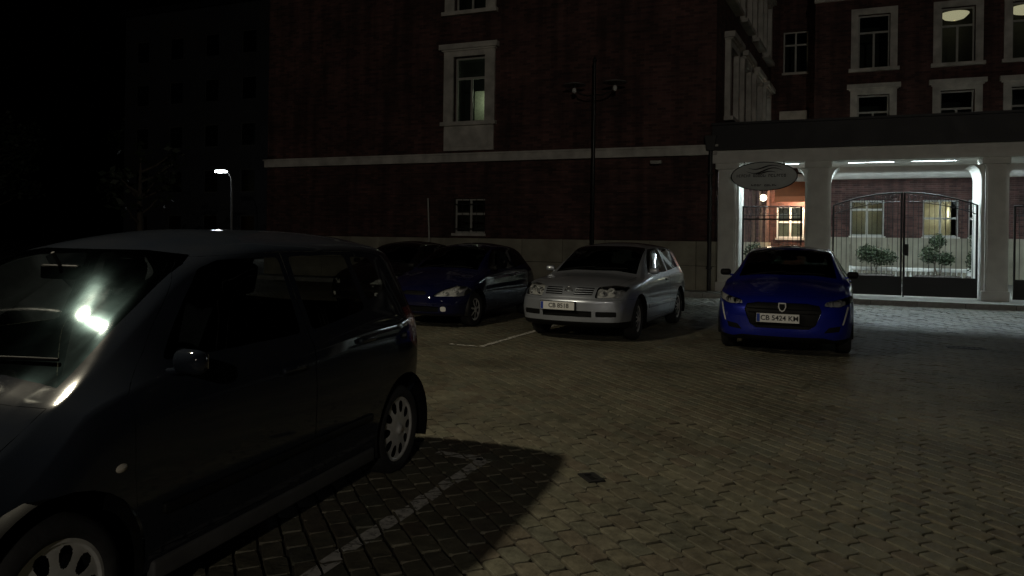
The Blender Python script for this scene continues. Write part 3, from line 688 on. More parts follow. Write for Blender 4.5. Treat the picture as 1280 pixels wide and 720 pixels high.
# ------------------------------------------------------------------ cars (local: front at y = -L/2 heading -Y, x to its left side)
def pchip(keys):
    xs = np.array([k[0] for k in keys], float); ys = np.array([k[1] for k in keys], float)
    h = np.diff(xs); dl = np.diff(ys) / h; m = np.zeros(len(xs))
    for i in range(1, len(xs) - 1):
        if dl[i - 1] * dl[i] > 0:
            w1, w2 = 2 * h[i] + h[i - 1], h[i] + 2 * h[i - 1]; m[i] = (w1 + w2) / (w1 / dl[i - 1] + w2 / dl[i])
    m[0], m[-1] = dl[0], dl[-1]
    def f(x):
        x = min(max(x, xs[0]), xs[-1]); i = min(int(np.searchsorted(xs, x, 'right')) - 1, len(h) - 1)
        t = (x - xs[i]) / h[i]
        return float((1 + 2 * t) * (1 - t) ** 2 * ys[i] + t * (1 - t) ** 2 * h[i] * m[i] + t * t * (3 - 2 * t) * ys[i + 1] + t * t * (t - 1) * h[i] * m[i + 1])
    return f
def inpoly(p, poly):
    x, y = p; c = False; n = len(poly)
    for i in range(n):
        x0, y0 = poly[i]; x1, y1 = poly[i - 1]
        if (y0 > y) != (y1 > y) and x < (x1 - x0) * (y - y0) / (y1 - y0) + x0: c = not c
    return c
def rounded(poly, r, n=3):
    out = []; m = len(poly)
    for i in range(m):
        p, a, b = Vector(poly[i]), Vector(poly[i - 1]), Vector(poly[(i + 1) % m])
        da, db = (a - p), (b - p); q = min(r, da.length * .4, db.length * .4)
        s, e = p + da.normalized() * q, p + db.normalized() * q
        for k in range(n + 1):
            t = k / n; out.append(tuple(s * (1 - t) ** 2 + p * 2 * t * (1 - t) + e * t * t))
    return out
def car_half(P):
    """half body shell (x >= 0) as bmesh, y from 0 (front) to L"""
    L = P['L']; f = {k: pchip(P[k]) for k in ('zt', 'zb', 'w', 'belt', 'wr', 'crown')}
    rf, rr = P.get('rf', .08), P.get('rr', .08)
    ys = [rf * (1 - math.cos(a)) for a in np.linspace(0, math.pi / 2, 7)]
    n = int((L - rf - rr) / .045); ys += list(np.linspace(rf, L - rr, n + 1))[1:-1]
    ys += [L - rr * (1 - math.cos(a)) for a in np.linspace(math.pi / 2, 0, 7)]
    def section(y):
        ins = 0.0
        if y < rf: ins = rf - math.sqrt(max(0, rf * rf - (rf - y) ** 2))
        if y > L - rr: ins = rr - math.sqrt(max(0, rr * rr - (y - L + rr) ** 2))
        w, zt, zb = f['w'](y) - ins, f['zt'](y) - ins * .7, f['zb'](y) + ins * .6
        cr = f['crown'](y); belt = min(f['belt'](y), zt - cr - .03); wr = min(f['wr'](y), w - .05)
        if ins > 0: wr = min(wr, f['wr'](y) - ins * .6)
        zm = zb + (belt - zb) * .55; tk = P.get('tuck', .09)
        cp = [(w - tk, zb), (w - tk * .42, zb + .035), (w - .014, zb + .12), (w, zm), (w - .012, belt - .10), (w - .026, belt - .035), (w - .05, belt)]
        d = [0]
        for a, b in zip(cp, cp[1:]): d.append(d[-1] + math.dist(a, b))
        fx, fz = pchip(list(zip(d, [c[0] for c in cp]))), pchip(list(zip(d, [c[1] for c in cp])))
        pts = [(0, zb), ((w - tk) * .5, zb)]
        pts += [(fx(s), fz(s)) for s in np.linspace(0, d[-1], 17)]
        A = Vector(cp[-1]); C = Vector((wr, zt - cr)); D = Vector((0, zt))
        P1 = A + (C - A) * P.get('s1', .84); P2 = C + (D - C) * .22
        pts += [tuple(A + (P1 - A) * t) for t in np.linspace(0, 1, 10)[1:]]
        pts += [tuple(P1 * (1 - t) ** 2 + C * 2 * t * (1 - t) + P2 * t * t) for t in np.linspace(0, 1, 9)[1:]]
        for t in np.linspace(0, 1, 9)[1:]:
            pts.append((P2.x * (1 - t), P2.y + (D.y - P2.y) * (1 - (1 - t) ** 2)))
        return pts
    rows = [(y, section(y)) for y in ys]
    bm = bmesh.new(); grid = []
    def cap(y, sec):
        zc = (sec[0][1] + sec[-1][1]) / 2; out = []
        for s in (0, .2, .4, .6, .8, .92): out.append((y, [(x * s, zc + (z - zc) * s) for x, z in sec]))
        return out
    allrows = cap(rows[0][0], rows[0][1]) + rows + cap(rows[-1][0], rows[-1][1])[::-1]
    bow, bowr, W_ = P['bow'], P['bowr'], max(k[1] for k in P['w'])
    nose, tail = pchip(P['nose']), pchip(P['tail'])
    for y, sec in allrows:
        vs = []
        for x, z in sec:
            ff = max(0, 1 - y / .9) ** 1.5; fr = max(0, 1 - (L - y) / P.get('tfall', .6)) ** 1.5
            yy = y + ff * (bow * (x / W_) ** 2.4 + nose(z)) - fr * (bowr * (x / W_) ** 2.4 + tail(z))
            vs.append(bm.verts.new((x, yy, z)))
        grid.append(vs)
    for a, b in zip(grid, grid[1:]):
        for i in range(len(a) - 1): bm.faces.new((a[i], b[i], b[i + 1], a[i + 1]))
    bmesh.ops.remove_doubles(bm, verts=bm.verts[:], dist=1e-4)
    bmesh.ops.dissolve_degenerate(bm, edges=bm.edges[:], dist=1e-5)
    bmesh.ops.recalc_face_normals(bm, faces=bm.faces[:])
    # outward check
    s = sum(f.normal.x * f.calc_area() for f in bm.faces if f.calc_center_median().x > .6)
    if s < 0: bmesh.ops.reverse_faces(bm, faces=bm.faces[:])
    for f_ in bm.faces: f_.smooth = True
    bm.normal_update()
    return bm
AX = {'side': (1, 2), 'front': (0, 2), 'rear': (0, 2), 'top': (0, 1)}
def car_parts(P):
    bm = car_half(P); ref = bm.copy(); ref.faces.ensure_lookup_table(); ref.normal_update(); bvh = BVHTree.FromBMesh(ref)
    L = P['L']
    def ok(ft, c, nrm):
        v = ft['view']
        if v == 'side' and (nrm.x < ft.get('nx', .35) or c.x < .3): return False
        if v == 'front' and (c.y > ft.get('ymax', .8) or c.y < ft.get('ymin', -1) or nrm.y > ft.get('ny', .2)): return False
        if v == 'rear' and (c.y < ft.get('ymin', L - .8) or nrm.y < ft.get('nyr', .15)): return False
        if v == 'top' and nrm.z < .3: return False
        return True
    for ft in P['features']:
        i, j = AX[ft['view']]; poly = ft['poly']
        lo = (min(p[0] for p in poly) - .02, min(p[1] for p in poly) - .02); hi = (max(p[0] for p in poly) + .02, max(p[1] for p in poly) + .02)
        for k in range(len(poly)):
            a, b = poly[k - 1], poly[k]
            if math.dist(a, b) < 1e-5 or (ft.get('sym') and abs(a[0]) < 1e-6 and abs(b[0]) < 1e-6): continue
            co = Vector((0, 0, 0)); co[i], co[j] = a; no = Vector((0, 0, 0)); no[i], no[j] = b[1] - a[1], -(b[0] - a[0]); no.normalize()
            fs = []
            for f in bm.faces:
                c = f.calc_center_median()
                if lo[0] - .06 < c[i] < hi[0] + .06 and lo[1] - .06 < c[j] < hi[1] + .06 and ok(ft, c, f.normal): fs.append(f)
            g = set(fs)
            for f in fs: g.update(f.edges); g.update(f.verts)
            if fs: bmesh.ops.bisect_plane(bm, geom=list(g), dist=1e-5, plane_co=co, plane_no=no)
    bm.normal_update()
    groups = {}
    for f in bm.faces:
        c = f.calc_center_median(); key = None
        for n, ft in enumerate(P['features']):
            i, j = AX[ft['view']]
            if ok(ft, c, f.normal) and inpoly((c[i], c[j]), ft['poly']): key = n; break
        groups.setdefault(key, []).append(f)
    nor = {}
    for v in bm.verts:
        loc, n0, idx, d = bvh.find_nearest(v.co)
        rf_ = ref.faces[idx]; ws = poly_3d_calc([q.co for q in rf_.verts], loc); n = Vector((0, 0, 0))
        for q, w_ in zip(rf_.verts, ws): n += q.normal * w_
        if abs(v.co.x) < 1e-4: n.x = 0
        nor[v] = n.normalized()
    ref.free()
    return bm, groups, nor, bvh
def part_mesh(name, faces, nor, L, mode, mat, shrink=0.0, push=None):
    """mode: 'both' (mirrored and joined), 'l' or 'r'"""
    vid = {}; vs = []; ns = []; fs = []
    bnd = {}
    if shrink:
        fset = set(faces)
        for f in faces:
            for e in f.edges:
                if sum(1 for q in e.link_faces if q in fset) == 1:
                    for v in e.verts:
                        if mode == 'both' and abs(v.co.x) < 1e-4: continue
                        bnd.setdefault(v, Vector((0, 0, 0)))
        for f in faces:
            c = f.calc_center_median()
            for v in f.verts:
                if v in bnd: bnd[v] += (c - v.co)
    for f in faces:
        ids = []
        for v in f.verts:
            if v not in vid:
                vid[v] = len(vs); co = v.co.copy()
                if v in bnd and bnd[v].length > 1e-6: co += bnd[v].normalized() * shrink
                if push: co += Vector(push) if not callable(push) else push(v, nor[v])
                vs.append((co.x, co.y - L / 2, co.z)); ns.append(tuple(nor[v]))
            ids.append(vid[v])
        fs.append(tuple(ids))
    if mode == 'r' or mode == 'both':
        mv = [(-x, y, z) for x, y, z in vs]; mn = [(-x, y, z) for x, y, z in ns]
        if mode == 'r': vs, ns, fs = mv, mn, [tuple(reversed(f)) for f in fs]
        else:
            b = len(vs); fs = fs + [tuple(b + i for i in reversed(f)) for f in fs]; vs = vs + mv; ns = ns + mn
    me = bpy.data.meshes.new(name); me.from_pydata(vs, [], fs)
    me.polygons.foreach_set('use_smooth', [True] * len(fs)); me.update()
    me.normals_split_custom_set_from_vertices(ns)
    if mode == 'both':
        pass
    me.materials.append(mat)
    return me
def wheel(root, side, x_out, y, r, rr, tw, style, steer=0.0):
    M4 = Matrix.Translation((x_out * side, y, r)) @ Matrix.Rotation(steer, 4, 'Z') @ Matrix.Rotation(math.pi / 2 * side, 4, 'Y')
    t = MB().lathe([(rr, -.02), (rr + .012, -.002), (r - .045, .0), (r - .018, -.012), (r - .003, -.035), (r, -.06), (r, -tw + .05), (r - .015, -tw + .012), (rr, -tw)], 48, M4).build('wheel', M['rubber'], root)
    m = MB(); nh = style[1]; ND = 24 if style[0] == 'holes' else 10; NA, rad = nh * ND, np.linspace(0, 1, 60 if style[0] == 'holes' else 22)
    def hgt(q): return -.012 - .020 * q ** 1.5 + (.012 if q > .93 else 0) + (.010 * (1 - min(1, q / .22)) if q < .22 else 0)
    vs = [M4 @ Vector((rr * q * math.cos(2 * math.pi * k / NA), rr * q * math.sin(2 * math.pi * k / NA), hgt(q))) for q in rad for k in range(NA)]
    fs = []
    for i in range(len(rad) - 1):
        for k in range(NA):
            q = (rad[i] + rad[i + 1]) / 2; ph = ((k + .5) / ND) % 1 - .5
            if style[0] == 'holes':
                u, v = ph * 2 * math.pi * q / nh / (.19 * q), (q - .70) / .185
                hole = (abs(u) / .95) ** 2.4 + abs(v) ** 2.4 < 1
            else:
                hole = .28 < q < .86 and abs(ph) < .5 - (.18 if q < .6 else .15)
            if not hole: fs.append((i * NA + k, i * NA + (k + 1) % NA, (i + 1) * NA + (k + 1) % NA, (i + 1) * NA + k))
    m.add(vs, fs, True); m.build('rim', M['rim'], t, recalc=False)
    MB().lathe([(0, -.075), (rr * .97, -.075), (rr * .99, -.02)], 32, M4).build('brake_disc', M['blk'], t)
    MB().lathe([(0, .004), (rr * .13, .002), (rr * .16, -.006)], 20, M4).build('hub_cap', M['rim'], t)
    return t
def text_mesh(body, size, parent, loc, rot, mat, name='plate_text'):
    cu = bpy.data.curves.new('txt', 'FONT'); cu.body = body; cu.size = size; cu.align_x = 'CENTER'; cu.align_y = 'CENTER'; cu.extrude = .0008; cu.offset = size * .015
    ob = bpy.data.objects.new('txt', cu); COL.objects.link(ob); dg = bpy.context.evaluated_depsgraph_get()
    me = bpy.data.meshes.new_from_object(ob.evaluated_get(dg)); bpy.data.objects.remove(ob)
    me.materials.clear(); me.materials.append(mat); me.name = name
    return link(name, me, parent, loc, rot)
def make_car(P, label, loc, rz, paint_m, group=None):
    L = P['L']; hw = max(k[1] for k in P['w']); root = thing('parked_car', label, 'car', loc, rz, group)
    bm, groups, nor, bvh = car_parts(P)
    Y = lambda y: y - L / 2
    mats = {'paint': paint_m}
    gm = lambda k: mats.get(k) or M[k]
    named = {}
    body = link('body', part_mesh('body', groups.get(None, []), nor, L, 'both', paint_m), root); named['body'] = {'b': body}
    for n, ft in enumerate(P['features']):
        if ft.get('hole') or n not in groups: continue
        nm = ft['part']; mode = ft.get('mode', 'pair'); sh = ft.get('shrink', 0)
        for m in (('l', 'r') if mode == 'pair' else ('both',)):
            par = root
            if ft.get('of'): par = named[ft['of']].get(m) or named[ft['of']].get('both') or root
            push = ft.get('push')
            if ft.get('lamp'):     # reflector bowl behind the lens
                bk = part_mesh(nm, groups[n], nor, L, m, M['reflector'], 0, (0, ft['lamp'], 0)); o = link(nm, bk, par)
                ln = link('lens', part_mesh('lens', groups[n], nor, L, m, M['lens'], sh, push), o)
                for (bx, bz, br) in ft.get('bulbs', ()):
                    sx = 1 if m == 'l' else -1
                    hit = bvh.ray_cast(Vector((bx, -1, bz)), Vector((0, 1, 0)))[0]
                    if hit is None: continue
                    Mb = Matrix.Translation((bx * sx, Y(hit.y) + .012, bz)) @ Matrix.Rotation(-math.pi / 2, 4, 'X')
                    MB().lathe([(br, .0), (br * .93, .02), (br * .6, .045), (br * .2, .055), (0, .056)], 24, Mb).build('reflector', M['chrome'], o)
                    MB().lathe([(0, .01), (br * .2, .015), (br * .24, .05)], 12, Mb).build('bulb', M['opal'], o)
            else:
                o = link(nm, part_mesh(nm, groups[n], nor, L, m, gm(ft['mat']), sh, push), par)
            named.setdefault(ft.get('key', nm), {})[m] = o
    for wk, dk in (('wf', 'door_a'), ('wr', 'door_b')):      # door windows are cut first but belong to their doors
        if wk in named and dk in named:
            for m in ('l', 'r'): named[wk][m].parent = named[dk][m]
    bm.free()
    cast_x = lambda y, z: (bvh.ray_cast(Vector((2, y, z)), Vector((-1, 0, 0)))[0] or Vector((hw, y, z))).x
    cast_f = lambda x, z: (bvh.ray_cast(Vector((x, -1, z)), Vector((0, 1, 0)))[0] or Vector((x, .05, z))).y
    cast_r = lambda x, z: (bvh.ray_cast(Vector((x, L + 1, z)), Vector((0, -1, 0)))[0] or Vector((x, L - .05, z))).y
    # wheels, arches
    for (ya, steer) in ((P['axf'], P.get('steer', 0)), (P['axr'], 0)):
        for s in (1, -1):
            wheel(root, s, hw - P.get('inset', .035), Y(ya), P['wr_'], P['rim'], P.get('tw', .195), P['style'], steer)
            ra = P['arch']; zc = P['wr_'] + .01; xs = cast_x(ya, zc + ra + .01)
            a = [R(d) for d in range(-20, 201, 8)]
            mb = MB(); prof = [((hw - .30) * s, ra + .02), ((xs - .035) * s, ra + .02), ((xs - .006) * s, ra + .003)]
            vs = [(x, Y(ya) + r_ * math.cos(t), zc + r_ * math.sin(t)) for x, r_ in prof for t in a]; n = len(a)
            mb.add(vs, [(i * n + k, i * n + k + 1, (i + 1) * n + k + 1, (i + 1) * n + k) for i in range(2) for k in range(n - 1)], True)
            mb.add([((hw - .30) * s, Y(ya) + (ra + .02) * math.cos(t), zc + (ra + .02) * math.sin(t)) for t in a], [tuple(range(n))])
            mb.build('wheel_arch', M['blk'], root, recalc=False)
    # mirrors
    my, mz = P['mirror']
    for s in (1, -1):
        x = cast_x(my, mz - .04)
        o = MB(Matrix.Translation(((x + .11) * s, Y(my) + .02, mz)) @ Matrix.Rotation(R(-9 * s), 4, 'Z')).box(-.08, .075, -.042, .035, -.05, .046, .038).build('wing_mirror', gm(P.get('mirror_mat', 'paint')), root)
        MB(Matrix.Translation(((x + .11) * s, Y(my) + .02, mz)) @ Matrix.Rotation(R(-9 * s), 4, 'Z')).box(-.055, .05, .0335, .0375, -.03, .026).build('mirror_glass', M['chrome'], o)
        MB().tube([((x - .02) * s, Y(my) + .015, mz - .05), ((x + .05) * s, Y(my) + .015, mz - .04)], .014, 8).build('mirror_arm', paint_m, o)
    for (y, z) in P.get('handles', ()):
        for s, m in ((1, 'l'), (-1, 'r')):
            x = cast_x(y, z); d = min((k for k in named if k.startswith('door')), key=lambda k: abs(P['door_y'][k] - y))
            MB().box((x - .002) * s if s > 0 else (x + .028) * s, (x + .028) * s if s > 0 else (x - .002) * s, Y(y) - .085, Y(y) + .085, z - .016, z + .016, .012).build('door_handle', gm(P.get('handle_mat', 'blk')), named[d][m])
    # plates
    if P.get('plate'):
        txt, z, dx, tilt = P['plate']; y = min(cast_f(a, z + b) for a in (0, abs(dx), abs(dx) + .2) for b in (-.05, 0, .05)) - .034; pm = Matrix.Translation((dx, Y(y), z))
        o = MB(pm).box(-.26, .26, -.006, .012, -.056, .056).build('number_plate', M['plate'], root)
        MB(pm).box(-.256, -.216, -.0072, -.0062, -.052, .052).build('country_band', M['eu'], o)
        text_mesh(txt, .088, o, (dx + .022, Y(y) - .0085, z), (R(90), 0, 0), M['ink'])
        MB(pm).box(-.275, .275, .0125, .03, -.068, .066).build('plate_holder', M['blk'], o)
    y = cast_r(0, .62) + .012
    MB().box(-.26, .26, Y(y), Y(y) + .01, .56, .67).build('number_plate', M['plate'], root)
    # wipers
    for x0, x1 in ((-.55, -.02), (-.02, .50)):
        wy = P['cowl'][0]; wz = P['cowl'][1]
        pts = []
        for t in np.linspace(0, 1, 6):
            x = x0 + (x1 - x0) * t; yy = wy + .075 + .05 * t + .12 * (x * x); hit = bvh.ray_cast(Vector((abs(x), yy, 3)), Vector((0, 0, -1)))[0]
            pts.append((x, Y(yy), (hit.z if hit else wz) + .014))
        MB().tube(pts, .007, 6).build('wiper', M['blk'], root)
    # interior
    sy, sz = P['seat']
    for s in (1, -1):
        o = MB(Matrix.Translation((.36 * s, Y(sy), sz))).box(-.25, .25, -.27, .27, -.12, .06, .05).build('seat', M['seat'], root)
        MB(Matrix.Translation((.36 * s, Y(sy) + .26, sz)) @ Matrix.Rotation(R(-14), 4, 'X')).box(-.24, .24, -.06, .07, .02, .60, .05).build('backrest', M['seat'], o)
        MB(Matrix.Translation((.36 * s, Y(sy) + .26, sz)) @ Matrix.Rotation(R(-14), 4, 'X')).box(-.13, .13, -.04, .05, .64, .80, .035).tube([(-.06, 0, .55), (-.06, 0, .68)], .008, 6).tube([(.06, 0, .55), (.06, 0, .68)], .008, 6).build('headrest', M['seat'], o)
    rb = MB(Matrix.Translation((0, Y(sy + .88), sz))).box(-.6, .6, -.25, .22, -.12, .06, .05).build('rear_bench', M['seat'], root)
    MB(Matrix.Translation((0, Y(sy + 1.1), sz)) @ Matrix.Rotation(R(-14), 4, 'X')).box(-.58, .58, -.06, .06, .02, .50, .05).build('backrest', M['seat'], rb)
    cy, cz = P['cowl']
    MB(Matrix.Translation((0, Y(cy), cz))).box(-.62, .62, .10, .48, -.34, -.065, .05).build('dashboard', M['blk'], root)
    st = Matrix.Translation((.36, Y(cy + .62), cz - .04)) @ Matrix.Rotation(R(62), 4, 'X')
    MB(st).tube([(.18 * math.cos(a), .18 * math.sin(a), 0) for a in [2 * math.pi * k / 24 for k in range(24)]], .014, 8, closed=True).tube([(-.17, 0, 0), (.17, 0, 0)], .018, 6).tube([(0, 0, 0), (0, 0, -.2)], .03, 8).build('steering_wheel', M['blk'], root)
    mrx, mrz = P['rvm']
    MB(Matrix.Translation((0, Y(mrx), mrz))).box(-.11, .11, -.012, .02, -.03, .035, .012).tube([(0, 0, .03), (0, -.04, .09)], .008, 6).build('rear_view_mirror', M['blk'], root)
    for fn in P.get('extra', ()): fn(root, named, Y, cast_f, cast_x, cast_r, gm)
    return root
def arch_poly(y, zc, r): return [(y + r * math.cos(R(d)), zc + r * math.sin(R(d))) for d in range(0, 181, 12)] + [(y - r, -.1), (y + r, -.1)]
def sym(pts): return [(0, pts[0][1])] + pts + [(0, pts[-1][1])]

# ---- near dark car: short tall one-box hatchback
PA = dict(L=3.60, rf=.09, rr=.07, tuck=.07, s1=.86, bow=.30, bowr=.16, tfall=.5, arch=.345, axf=.75, axr=3.18, wr_=.275, rim=.198, style=('holes', 10), steer=0, cowl=(.86, .945), seat=(1.72, .56), rvm=(1.45, 1.30), mirror=(1.24, .99), mirror_mat='paint', handles=((1.98, .845), (2.68, .90)), handle_mat='paint', door_y={'door_a': 1.98, 'door_b': 2.68},
    zt=[(0, .54), (.08, .60), (.3, .715), (.55, .815), (.80, .915), (.90, .962), (1.25, 1.20), (1.6, 1.415), (1.75, 1.46), (2.2, 1.505), (2.8, 1.508), (3.3, 1.488), (3.6, 1.455)],
    zb=[(0, .24), (.3, .20), (1.1, .195), (2.6, .20), (3.15, .22), (3.4, .38), (3.6, .42)],
    w=[(0, .74), (.25, .805), (.6, .845), (1.0, .855), (2.6, .86), (3.1, .855), (3.5, .825), (3.6, .805)],
    belt=[(0, .42), (.2, .49), (.45, .58), (.62, .665), (.76, .77), (.88, .865), (1.2, .92), (2.0, .955), (2.8, 1.0), (3.6, 1.0)],
    wr=[(0, .60), (.4, .66), (.85, .67), (1.6, .575), (2.2, .59), (3.0, .58), (3.6, .56)], crown=[(0, .03), (.3, .06), (.6, .075), (.85, .055), (1.6, .065), (3.6, .07)],
    nose=[(0, .05), (.3, .02), (.45, 0), (.6, .03), (1, .12)], tail=[(0, .06), (.35, .0), (.75, .0), (.95, .02), (1.4, .085), (1.6, .10)])
PA['features'] = [
    dict(part='x', view='side', poly=arch_poly(.75, .285, .345), hole=True, nx=-.2), dict(part='x', view='side', poly=arch_poly(3.18, .285, .345), hole=True, nx=-.2),
    dict(part='windscreen', key='ws', view='front', mode='both', sym=True, mat='wglass', ymin=.7, ymax=1.85, ny=-.15, poly=sym([(.35, .955), (.60, .925), (.535, 1.345), (.50, 1.385), (.3, 1.405)])),
    dict(part='rear_window', view='rear', mode='both', sym=True, mat='aglass', ymin=3.2, poly=sym([(.30, 1.02), (.60, 1.04), (.50, 1.36), (.3, 1.385)])),
    dict(part='door', key='door_a', view='side', mat='paint', shrink=.003, poly=[(9, 9), (9.1, 9), (9, 9.1)]),
    dict(part='tail_light', view='rear', mat='redlens', ymin=3.25, nyr=.05, poly=[(.63, .66), (.80, .64), (.88, 1.00), (.66, 1.06)]),
    dict(part='headlight', view='front', lamp=.06, bulbs=((.62, .54, .05), (.50, .52, .045)), mat='lens', ymax=.8, ny=.05, poly=rounded([(.42, .46), (.66, .51), (.80, .605), (.62, .645)], .03)),
    dict(part='grille', view='front', mode='both', sym=True, mat='blk', ymax=.5, poly=sym([(.30, .46), (.34, .51), (.22, .54)])),
    dict(part='lower_intake', view='front', mode='both', sym=True, mat='blk', ymax=.5, poly=sym([(.52, .27), (.50, .38), (.2, .39)])),
    dict(part='bonnet', view='top', mode='both', sym=True, mat='paint', shrink=.003, poly=[(0, .16), (.5, .24), (.66, .55), (.655, .84), (.4, .80), (0, .79)]),
]
_df = [(1.06, .30), (1.03, .62), (1.04, .90), (1.20, 1.02), (1.60, 1.375), (2.20, 1.395), (2.17, .27)]
_dr = [(2.17, .27), (2.20, 1.395), (2.93, 1.39), (3.0, 1.05), (2.86, .70), (2.72, .28)]
_wf = rounded([(1.26, .985), (1.63, 1.325), (1.76, 1.362), (2.165, 1.368), (2.13, .995)], .03)
_wr = rounded([(2.23, 1.0), (2.255, 1.368), (2.80, 1.368), (2.79, 1.06)], .03)
_wq = rounded([(2.86, 1.10), (2.865, 1.36), (3.10, 1.345), (3.16, 1.16)], .03)
PA['features'][4:5] = [
    dict(part='window', key='wf', view='side', mat='aglass', poly=_wf), dict(part='window', key='wr', view='side', mat='aglass', poly=_wr), dict(part='quarter_window', view='side', mat='aglass', poly=_wq),
    dict(part='door', key='door_a', view='side', mat='paint', shrink=.003, nx=.2, poly=_df), dict(part='door', key='door_b', view='side', mat='paint', shrink=.003, nx=.2, poly=_dr)]
def a_extra(root, named, Y, cast_f, cast_x, cast_r, gm):
    for s in (1, -1):
        x = cast_x(.97, .655); MB(Matrix.Translation((x * s, Y(.97), .655)) @ Matrix.Rotation(math.pi / 2 * s, 4, 'Y') @ Matrix.Diagonal((.6, 1, 1, 1))).lathe([(0, .008), (.016, .006), (.026, 0)], 20).build('side_indicator', M['amber'], root)
        MB().box((cast_x(1.9, .25) - .03) * s if s > 0 else (cast_x(1.9, .25) + .016) * s, (cast_x(1.9, .25) + .016) * s if s > 0 else (cast_x(1.9, .25) - .03) * s, Y(1.13), Y(2.80), .185, .262, .012).build('sill', M['sill'], root)
        MB().box((cast_x(1.9, .55) - .01) * s if s > 0 else (cast_x(1.9, .55) + .012) * s, (cast_x(1.9, .55) + .012) * s if s > 0 else (cast_x(1.9, .55) - .01) * s, Y(1.16), Y(2.75), .43, .47, .008).build('side_moulding', M['blk'], root)
PA['extra'] = [a_extra]
# ---- silver hatchback
PG = dict(s1=.88, L=4.15, rf=.07, rr=.08, bow=.26, bowr=.14, arch=.36, axf=.87, axr=3.385, wr_=.31, rim=.20, style=('spokes', 10), steer=R(4), cowl=(1.20, .985), seat=(2.05, .55), rvm=(1.82, 1.25), mirror=(1.52, 1.00), handles=((2.42, .84),), handle_mat='paint', door_y={'door_a': 2.3}, plate=('CB 8518', .525, -.12, 0),
    zt=[(0, .70), (.10, .79), (.25, .835), (.7, .91), (1.16, .965), (1.24, .995), (1.62, 1.21), (2.0, 1.385), (2.15, 1.415), (2.6, 1.44), (3.1, 1.437), (3.5, 1.415), (3.72, 1.37), (3.82, 1.31), (4.04, 1.0), (4.09, .95), (4.15, .92)],
    zb=[(0, .25), (.3, .205), (1.2, .19), (3.0, .20), (3.6, .24), (4.15, .30)],
    w=[(0, .76), (.25, .82), (.6, .855), (1.0, .865), (3.3, .8675), (3.8, .845), (4.15, .80)],
    belt=[(0, .62), (.2, .74), (.7, .835), (1.2, .885), (2.0, .915), (3.2, .945), (4.0, .93), (4.15, .84)],
    wr=[(0, .70), (.4, .76), (1.10, .75), (1.3, .715), (2.0, .605), (2.6, .615), (3.6, .60), (4.04, .68), (4.15, .70)], crown=[(0, .03), (1.1, .055), (2.0, .06), (3.5, .06), (4.15, .04)],
    nose=[(0, .06), (.3, .015), (.5, 0), (.6, .0), (.63, .03), (.85, .10), (1, .14)], tail=[(0, .05), (.4, 0), (.62, 0), (.9, .10), (1.1, .14)])
PG['features'] = [
    dict(part='x', view='side', poly=arch_poly(.87, .32, .36), hole=True, nx=-.2), dict(part='x', view='side', poly=arch_poly(3.385, .32, .36), hole=True, nx=-.2),
    dict(part='windscreen', key='ws', view='front', mode='both', sym=True, mat='cglass', ymin=1.1, ymax=2.2, ny=-.12, poly=sym([(.35, .995), (.665, .955), (.585, 1.32), (.55, 1.355), (.3, 1.375)])),
    dict(part='rear_window', view='rear', mode='both', sym=True, mat='cglass', ymin=3.45, poly=sym([(.30, 1.02), (.60, 1.03), (.53, 1.33), (.3, 1.345)])),
    dict(part='window', key='wf', view='side', mat='cglass', poly=rounded([(1.55, .955), (1.93, 1.26), (2.10, 1.33), (2.62, 1.35), (2.60, .965)], .03)),
    dict(part='quarter_window', view='side', mat='cglass', poly=rounded([(2.68, .97), (2.70, 1.35), (3.22, 1.345), (3.44, 1.27), (3.50, 1.02)], .04)),
    dict(part='door', key='door_a', view='side', mat='paint', shrink=.004, nx=.2, poly=[(1.38, .28), (1.34, .60), (1.36, .88), (1.95, 1.31), (2.1, 1.375), (2.65, 1.39), (2.66, .27)]),
    dict(part='headlight', view='front', lamp=.07, bulbs=((.61, .725, .068), (.475, .72, .055)), mat='lens', ymax=.75, ny=.05, shrink=.002, poly=rounded([(.40, .645), (.74, .655), (.80, .80), (.62, .82), (.41, .795)], .03)),
    dict(part='grille', view='front', mat='blk', ymax=.5, push=(0, .02, 0), poly=rounded([(.085, .685), (.36, .685), (.365, .785), (.11, .785)], .01)),
    dict(part='lower_intake', view='front', mode='both', sym=True, mat='blk', ymax=.5, push=(0, .03, 0), poly=sym([(.37, .375), (.37, .46)])),
    dict(part='fog_intake', view='front', mat='blk', ymax=.6, push=(0, .02, 0), poly=rounded([(.43, .38), (.70, .385), (.70, .455), (.43, .455)], .015)),
    dict(part='front_lip', view='front', mode='both', sym=True, mat='blk', ymax=.7, ny=.3, poly=sym([(.9, .10), (.9, .305)])),
    dict(part='front_bumper', view='front', mode='both', sym=True, mat='paint', ymax=.62, ny=.3, shrink=.004, poly=sym([(.92, .305), (.92, .625)])),
    dict(part='tail_light', view='rear', mat='redlens', ymin=3.85, nyr=.35, poly=[(.58, .72), (.83, .72), (.88, .95), (.64, .94)]),
    dict(part='bonnet', view='top', mode='both', sym=True, mat='paint', shrink=.004, poly=[(0, .20), (.5, .28), (.66, .45), (.70, 1.15), (.4, 1.13), (0, 1.12)]),
]
